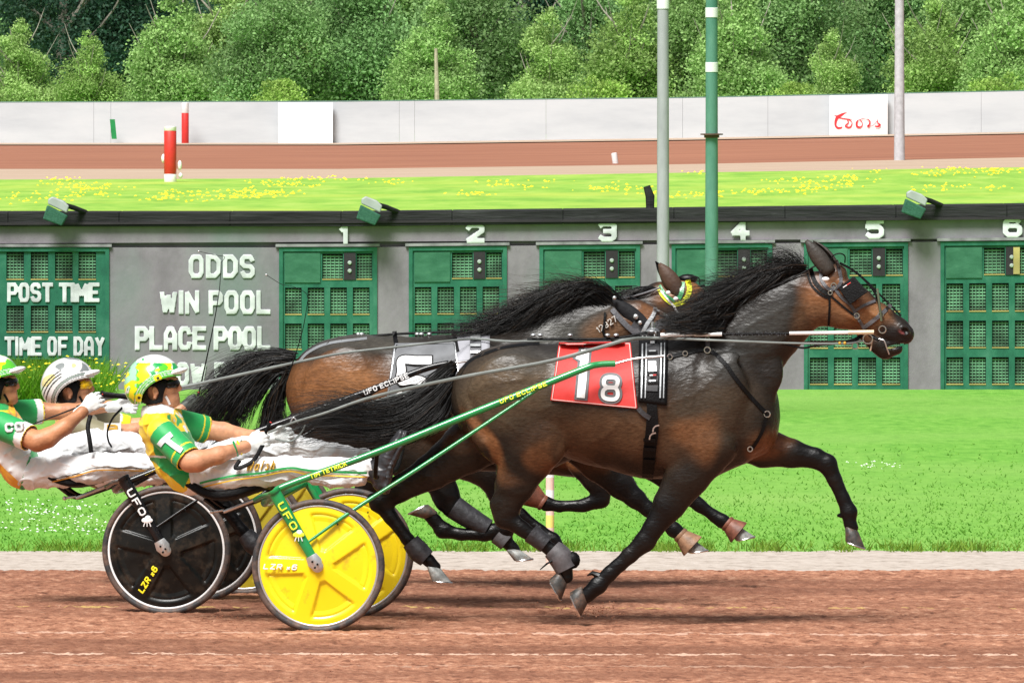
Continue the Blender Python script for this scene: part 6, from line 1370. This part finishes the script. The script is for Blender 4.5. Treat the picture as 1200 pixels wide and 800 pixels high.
    V, Fc = gl.mesh(1); new_mesh('sunglasses', V, Fc, D['lens'], th, uniform=4)
    for sd in (-1, 1): mb = MB(); mb.tube([P(199, 448, .067 * sd), P(188, 450, .082 * sd), P(178, 452, .086 * sd)], .0045, 6, 8); mb.build('temple_arm', M_black, th, smooth=True)
    strap(F, v, [q(194, 464), q(197, 469), q(199, 474)], 2.6, .004, .003, -1, -.05).build('chin_strap', D['chin'], ho)
    cb = Vol(P(160, 500) * [1, 0, 1] + [0, -.14, 0], P(212, 465) * [1, 0, 1] + [0, .14, 0], .0045); cb.chain([(P(182, 484), 17 * K, .078), (P(184, 480.5), 15 * K, .070)], .01); cb.ell(P(183, 470), (15.5 * K, .066, 14.5 * K), R(0), .003, 'sub'); cb.ell(P(183, 505), (40 * K, .3, 17 * K), 0, .003, 'sub')
    V, Fc = cb.mesh(1); new_mesh('collar', V, Fc, D['collar'], jo, uniform=4)
    return th, v, j, (sv), t_, q, P, jo
M_boots = mat('black_boot_leather', (.032, .032, .036), .32, var=.4, vs=30, bump=.3, bs=40)
def NZ(V, f, o=0.): return np.array([mnoise.noise(Vector((a * f + o, b * f, c * f))) for a, b, c in V])
YC, GC, WC, OC, KC, GYC = np.array([.86, .62, .008]), np.array([.008, .33, .075]), np.array([.78, .78, .78]), np.array([.85, .40, .01]), np.array([.01, .01, .01]), np.array([.25, .26, .26])
def sel(C, m, c): C[m] = c
def jersey1(X, Y, l, V):
    C = np.tile(YC, (len(X), 1)); low = Y > 536 + (X - 165) * -.02
    sel(C, low, GC); sel(C, (Y > 505) & (X > 176 + (Y - 505) * .2), GC)
    edge = (Y - 535) - (X - 165) * .88
    sel(C, (Y > 533) & (edge > -7), YC); sel(C, (X > 214 + (574 - Y) * .55) & (Y > 548), YC)
    n = NZ(V, 26); sel(C, (X > 196) & (Y < 512) & (n > .22), GC); sel(C, (X > 196) & (Y < 512) & (n < -.30), WC)
    sel(C, np.abs(Y - 534.5 - (X - 165) * .02) < 1.3, WC); sel(C, (Y < 484) & (X < 204), WC); sel(C, (X < 167) & (Y > 506) & (Y < 528) & (n > .1), GC); return C
def sl1(t, V):
    C = np.tile(GC, (len(V), 1)); sel(C, np.abs(t - .86) < .02, YC); sel(C, t > 1.06, YC); sel(C, t < .02, YC); return C
def hel1(X, Y, V, d):
    n1, n2 = NZ(V, 13), NZ(V * np.array([1, 1, 1.8]), 17, 7.); C = np.tile(WC, (len(X), 1)).astype(float)
    LG_, LY = np.array([.10, .55, .03]), np.array([.85, .78, .01])
    sel(C, n1 > -.12, LG_); sel(C, (n2 > .06), LY); sel(C, (n1 + n2 < -.32), GC)
    sel(C, (Y < 425) & (n1 < .12), WC); sel(C, (X < 160) & (n2 < .0) & (Y < 455), np.array([.35, .65, .45]))
    w = .5 * (d * 1.0)
    for a, b, c in ((-.1, .06, LG_), (.06, .085, WC), (.085, .13, np.array([.03, .42, .05])), (.13, .15, WC), (.15, .20, LG_), (.20, .225, WC), (.225, .25, GC)): sel(C, (d > a) & (d <= b), c)
    for cx, cy, r in ((185, 443, 4.5), (163, 466, 5)): sel(C, (X - cx) ** 2 + (Y - cy) ** 2 < r * r, LY); sel(C, (X - cx) ** 2 + (Y - cy) ** 2 < 3, KC)
    return C
def hel3(X, Y, V, d):
    n1 = NZ(V, 11); C = np.tile(np.array([.68, .68, .66]), (len(X), 1)); sel(C, (n1 > .25), np.array([.20, .22, .22])); sel(C, (n1 < -.33), np.array([.62, .55, .25]))
    for a, b, c in ((-.1, .04, WC), (.04, .06, KC), (.06, .10, WC), (.10, .125, KC), (.125, .19, np.array([.30, .36, .32])), (.19, .21, KC), (.21, .26, WC)): sel(C, (d > a) & (d <= b), c)
    for r in (.36, .46, .56): sel(C, (np.abs(d - r) < .022) & (X < 172), KC)
    return C
def jersey2(X, Y, l, V):
    C = np.tile(OC, (len(X), 1)); n = NZ(V, 24); sel(C, (n > .1) & (Y < 500), YC); sel(C, Y > 512, WC); sel(C, (Y - 520) - (X - 165) * .95 > 6, OC)
    sel(C, (X > 226 - (560 - Y) * -.30 - 8) & (Y > 520), GC); sel(C, (X > 200) & (Y > 493) & (Y < 520), WC); sel(C, (Y < 483) & (X < 200), GC); return C
def sl2(t, V):
    C = np.tile(GC, (len(V), 1)); sel(C, t > .80, WC); sel(C, np.abs(t - 1.10) < .03, YC); return C
def jersey3(X, Y, l, V):
    C = np.tile(np.array([.20, .18, .10]), (len(X), 1)); n = NZ(V, 16); sel(C, n > .2, np.array([.55, .36, .03])); sel(C, Y < 482, WC); return C
def sl3(t, V):
    C = np.tile(np.array([.20, .18, .105]), (len(V), 1)); sel(C, t > .80, YC); sel(C, np.abs(t - .78) < .03, WC); return C
dkg, org, M_orange = M_greencloth, M_goldtxt, mat('orange_piping', (.65, .30, .03), .6)
M_gold2 = mat('yellow_stripe', (.80, .48, .02), .6)
D1 = dict(off=(0, 0), vox=.0052, skin=M_skin, arms=[[(189, 506, -.20, 14, .062), (223, 540, -.30, 12.5, .055), (232, 540, -.30, 12, .052), (256, 533, -.25, 10, .042), (287, 523, -.15, 6.5, .030), (300, 518, -.13, 6, .022)],
        [(206, 494, .20, 13, .06), (240, 503, .27, 12, .052), (262, 506, .25, 11, .046), (296, 511, .14, 6.5, .03), (312, 511, .12, 6, .022)]],
    sleeve=(.86, .95), sleeve_col=sl1, jersey=jersey1, helmet=hel1, visor=M_white, lens=M_lens_b, chin=M_white, collar=M_white, glove=M_glove, hands=[(289, 522, -.145, 22, 0), (318, 513, .11, 12, 0)],
    stripes=[([(234, 566), (250, 562), (275, 557), (305, 554), (338, 548), (363, 551), (400, 553), (430, 554)], 2.4, M_greencloth), ([(236, 571), (250, 567.5), (275, 562), (305, 558), (338, 552), (363, 556), (400, 557.5), (430, 558.5)], 1.5, M_gold2)])
d1, b1, j1, sv1, t1, q1, P1, jo1 = make_driver(F1, 'driver nearest the camera in green and yellow jersey and a green and yellow helmet', D1)
# white T on the sleeve
S2 = lambda v, F, path, w_, m, name, parent, off=.006, n=None: strap(F, v, path, w_, off, .002, -1, -.28, n).build(name, m, parent)
M_sil = mat('reflective_white_tape', (.72, .74, .76), .45)
S2(sv1, F1, [(186, 522), (191, 516), (201, 508)], 6.2, M_sil, 'sleeve_letter', jo1, .007, 14); S2(sv1, F1, [(195, 515), (204, 522), (213, 528)], 6.5, M_sil, 'sleeve_letter', jo1, .009, 14)
# name on the trousers
t_ = block('Walsh'.replace('W', 'W'), 34 * F1.k, 11 * F1.k, 1.3 * F1.k, d1, M_goldtxt, plane_M(on(F1, t1, 306, 545, .006, -1, -.2), (1, 0, .07)), name='trouser_lettering', depth=.02, shear=.35, h=.0014)
for x0, m_ in ((276, M_gtube), (280.5, M_yellow), (285, M_gdark)):
    mb = MB(); c = F1.L(x0, 525.5 - (x0 - 276) * .25, -.185 + (x0 - 276) * .0045); r = (8.2 - (x0 - 276) * .12) * F1.k; mb.torus(c, r, .0065, (.93, .15, .30), 24, 8); mb.build('wristband', m_, d1, smooth=True)
D2 = dict(off=(-189 + 0, -2), vox=.0065, skin=M_skin2, arms=[[(0, 498, -.20, 14, .062), (44, 517, -.30, 12, .055), (56, 513, -.30, 11.5, .050), (76, 500, -.27, 9.5, .042), (96, 483, -.20, 6.5, .030), (104, 475, -.18, 6, .022)],
        [(18, 484, .20, 13, .06), (48, 482, .26, 11, .050), (80, 482, .25, 9.5, .042), (128, 476, .16, 6.5, .03), (140, 475, .15, 6, .022)]],
    sleeve=(.72, .9), sleeve_col=sl2, jersey=jersey2, helmet=hel1, visor=M_white, lens=M_lens_b, chin=M_black, collar=M_greencloth, glove=M_glove, hands=[(98, 480, -.19, 35, .6), (136, 476, .15, 4, 0)],
    stripes=[([(252, 570), (280, 563), (305, 556), (340, 556), (380, 557)], 1.4, M_orange), ([(252, 567), (280, 560), (305, 553), (340, 553), (380, 554)], .8, M_black)])
d2, b2, j2, sv2, t2, q2, P2, jo2 = make_driver(F2, 'driver cut by the left edge in white trousers and green sleeves with white cuffs', D2)
block('CO', 24 * F2.k, 11 * F2.k, 3 * F2.k, jo2, M_sil, plane_M(on(F2, sv2, 17, 500, .008, -1, -.28), (1, -.35, .10)), name='sleeve_letter', depth=.02, h=.0022)
D3 = dict(off=(-100.5, 1), vox=.0065, skin=M_skin, arms=[[(92, 500, -.20, 13, .06), (128, 513, -.28, 12, .054), (140, 508, -.28, 11, .048), (180, 500, -.22, 8.5, .04), (212, 480, -.15, 6.5, .03), (220, 476, -.14, 6, .022)],
        [(108, 490, .20, 13, .06), (146, 500, .26, 11, .050), (170, 498, .25, 9.5, .042), (218, 480, .14, 6.5, .03), (228, 478, .12, 6, .022)]],
    sleeve=(1.25, 1.0), sleeve_col=sl3, jersey=jersey3, helmet=hel3, visor=M_white, lens=M_lens_y, chin=M_black, collar=M_black, glove=mat('dark_glove', (.05, .06, .05), .6, var=.3), hands=[(214, 478, -.145, 20, 0), (222, 479, .12, 12, 0)], stripes=[])
d3, b3, j3, sv3, t3_, q3, P3, jo3 = make_driver(F3, 'driver with grey and white helmet and yellow goggles, behind the other two', D3)
for cx, cy, r in ((97, 507, 6), (88, 512, 4.5), (97, 521, 4.5)):
    c = on(F3, j3, cx, cy, .006, -1, -.16); mb = MB(); mb.lathe(c, (0, -1, 0), [(0, r * F3.k), (.004, r * F3.k)], 20); o = mb.build('sponsor_disc', M_sil, jo3); mb = MB(); mb.lathe(c, (0, -1, 0), [(.0045, r * F3.k * .8), (.007, r * F3.k * .75)], 20); mb.build('disc_centre', M_goldtxt, o)
c = on(F3, sv3, 132, 502, .010, -1, -.3); s_ = F3.k
mb = MB(); mb.box((c[0] - 10 * s_, c[1] - .003, c[2] - 6.5 * s_), (c[0] + 10 * s_, c[1], c[2] + 6.5 * s_)); o = mb.build('sponsor_patch', M_sil, jo3)
block('B', 13 * s_, 10 * s_, 2.4 * s_, jo3, M_goldtxt, plane_M(c + np.array([0, -.005, 0]), (1, 0, 0)), name='patch_letter', depth=.004, h=.0022) if 'B' in GL else None

# ------------------------------------------------------------------ reins and whips
def line_thing(name, label, cat, F, pts, r, m, group=None, res=60):
    th = thing(name, label, cat, group, frame=F); return th
def rein(F, th, pts, r, m, name='line', flat=1., res=70):
    mb = MB(); mb.tube([F.L(*p) for p in pts], r, 8, res, sq=flat); return mb.build(name, m, th, smooth=True)
M_grein = mat('grey_rein_webbing', (.16, .18, .17), .5, var=.2)
r1 = thing('driving_reins', 'long grey driving reins of the nearest horse, from the gloves to the bit', 'reins', 'driving reins', frame=F1)
rein(F1, r1, [(314, 507, -.14), (343, 495, -.15), (380, 484, -.16), (440, 464, -.17), (540, 442, -.30), (640, 424, -.33), (700, 408, -.31), (735, 398, -.28), (764, 396, -.16), (800, 397, -.20), (860, 399.5, -.22), (930, 402, -.16), (990, 402.5, -.10), (1012, 399, -.09)], [.006, .006, .009, .010, .009, .006, .005, .005], M_grein, flat=.4)
rein(F1, r1, [(325, 510, .12), (360, 498, .12), (440, 470, .17), (540, 446, .30), (640, 430, .33), (700, 410, .31), (768, 393, .16), (860, 398, .22), (930, 401, .16), (1012, 399, .09)], [.006, .009, .009, .006, .005], M_grein, flat=.4)
rein(F1, r1, [(975, 403, -.10), (955, 405, -.12), (940, 407.5, -.14), (915, 402, -.17)], .005, M_black, 'check_line')
for x in (984, 990): mb = MB(); mb.ball(F1.L(x, 402, -.105), (.008, .008, .009)); mb.build('brass_fitting', M_goldtxt, r1, smooth=True)
rein(F1, r1, [(340, 495.5, -.145), (344, 489, -.145), (349, 495, -.145)], .0035, M_alu, 'hand_loop')
rein(F1, r1, [(322, 514, -.13), (340, 517, -.12), (352, 508, -.10), (358, 498, -.10)], .005, M_grein, 'hand_loop')
rein(F1, r1, [(308, 521, -.15), (298, 538, -.24), (286, 546, -.26), (276, 548, -.26), (281, 539, -.25)], .011, M_black, 'loose_end', .3)
r2 = thing('driving_reins', 'reins of the middle horse, pale grey from behind the green helmet to its bit', 'reins', 'driving reins', frame=F2)
rein(F2, r2, [(110, 470, -.16), (135, 464, -.16), (165, 462, -.18), (200, 456, -.2), (240, 448, -.22), (345, 425, -.28), (400, 414, -.31), (460, 407, -.31), (520, 400, -.29), (557, 397, -.17), (600, 400, -.22), (660, 398, -.18), (720, 397, -.13), (790, 402, -.10)], [.012, .012, .009, .007, .006, .006, .005, .005], M_grein, flat=.4)
rein(F2, r2, [(142, 472, .15), (220, 455, .2), (345, 430, .28), (400, 420, .31), (520, 400, .29), (557, 397, .17), (720, 397, .13), (790, 402, .10)], .006, M_grein, flat=.4)
for pts, r in (([(106, 486, -.20), (103, 500, -.22), (105, 515, -.24), (107, 530, -.25)], .012), ([(143, 478, -.1), (132, 490, -.22), (126, 505, -.24), (127, 516, -.24), (131, 524, -.24)], .009), ([(118, 460, -.17), (124, 462, -.17), (150, 465, -.17)], .014)): rein(F2, r2, pts, r, M_black, 'loose_end', .35)
r3 = thing('driving_reins', 'black reins of the farthest horse, mostly hidden behind the others', 'reins', 'driving reins', frame=F3)
rein(F3, r3, [(222, 474, -.12), (260, 466, -.2), (400, 425, -.33), (520, 405, -.33), (640, 396, -.2), (760, 380, -.14), (815, 396, -.09)], .006, M_black, flat=.4)
rein(F3, r3, [(232, 474, .12), (260, 466, .2), (400, 425, .33), (520, 405, .33), (640, 396, .2), (760, 380, .14), (815, 396, .09)], .006, M_black, flat=.4)
def whip(label, F, pts, lash, grip):
    th = thing('driving_whip', label, 'whip', 'driving whips', frame=F)
    rein(F, th, pts, [.0048, .004, .003, .0022, .0016], M_black, 'shaft'); rein(F, th, lash, .0014, M_black, 'lash'); rein(F, th, grip, .008, M_black, 'grip', res=8)
    mb = MB(); mb.ball(F.L(*lash[-1]), .006); mb.build('lash_tip', M_alu, th, smooth=True); mb = MB(); a, b = F.L(*grip[-1]), F.L(*pts[1]); mb.ball(a, .007); mb.build('red_collar', M_red, th, smooth=True)
whip('thin black whip held by the driver nearest the camera, rising in front of shutter 1', F1, [(312, 507, -.13), (330, 462, -.13), (344, 422, -.13), (355, 385, -.13), (361, 350, -.13)], [(361, 350, -.13), (358, 343, -.13), (344, 336, -.13), (330, 333, -.13), (312, 322, -.13)], [(306, 518, -.13), (313, 502, -.13), (317, 495, -.13)])
whip('tall black whip crossing the white pool lettering, held by the far driver', F3, [(231, 470, -.13), (240, 430, -.13), (250, 382, -.13), (257, 340, -.13), (259, 308, -.13)], [(259, 308, -.13), (263, 301, -.13), (252, 299, -.13), (233, 294.5, -.13)], [(228, 484, -.13), (231, 470, -.13), (233, 460, -.13)])
whip('black whip pointing down and back from the raised glove of the left driver', F2, [(104, 472, -.17), (70, 485, -.2), (35, 498, -.24), (0, 511, -.26), (-40, 524, -.28)], [(-40, 524, -.28), (-60, 532, -.28), (-70, 545, -.28), (-72, 560, -.28)], [(90, 477, -.17), (110, 468, -.17), (120, 462, -.17)])
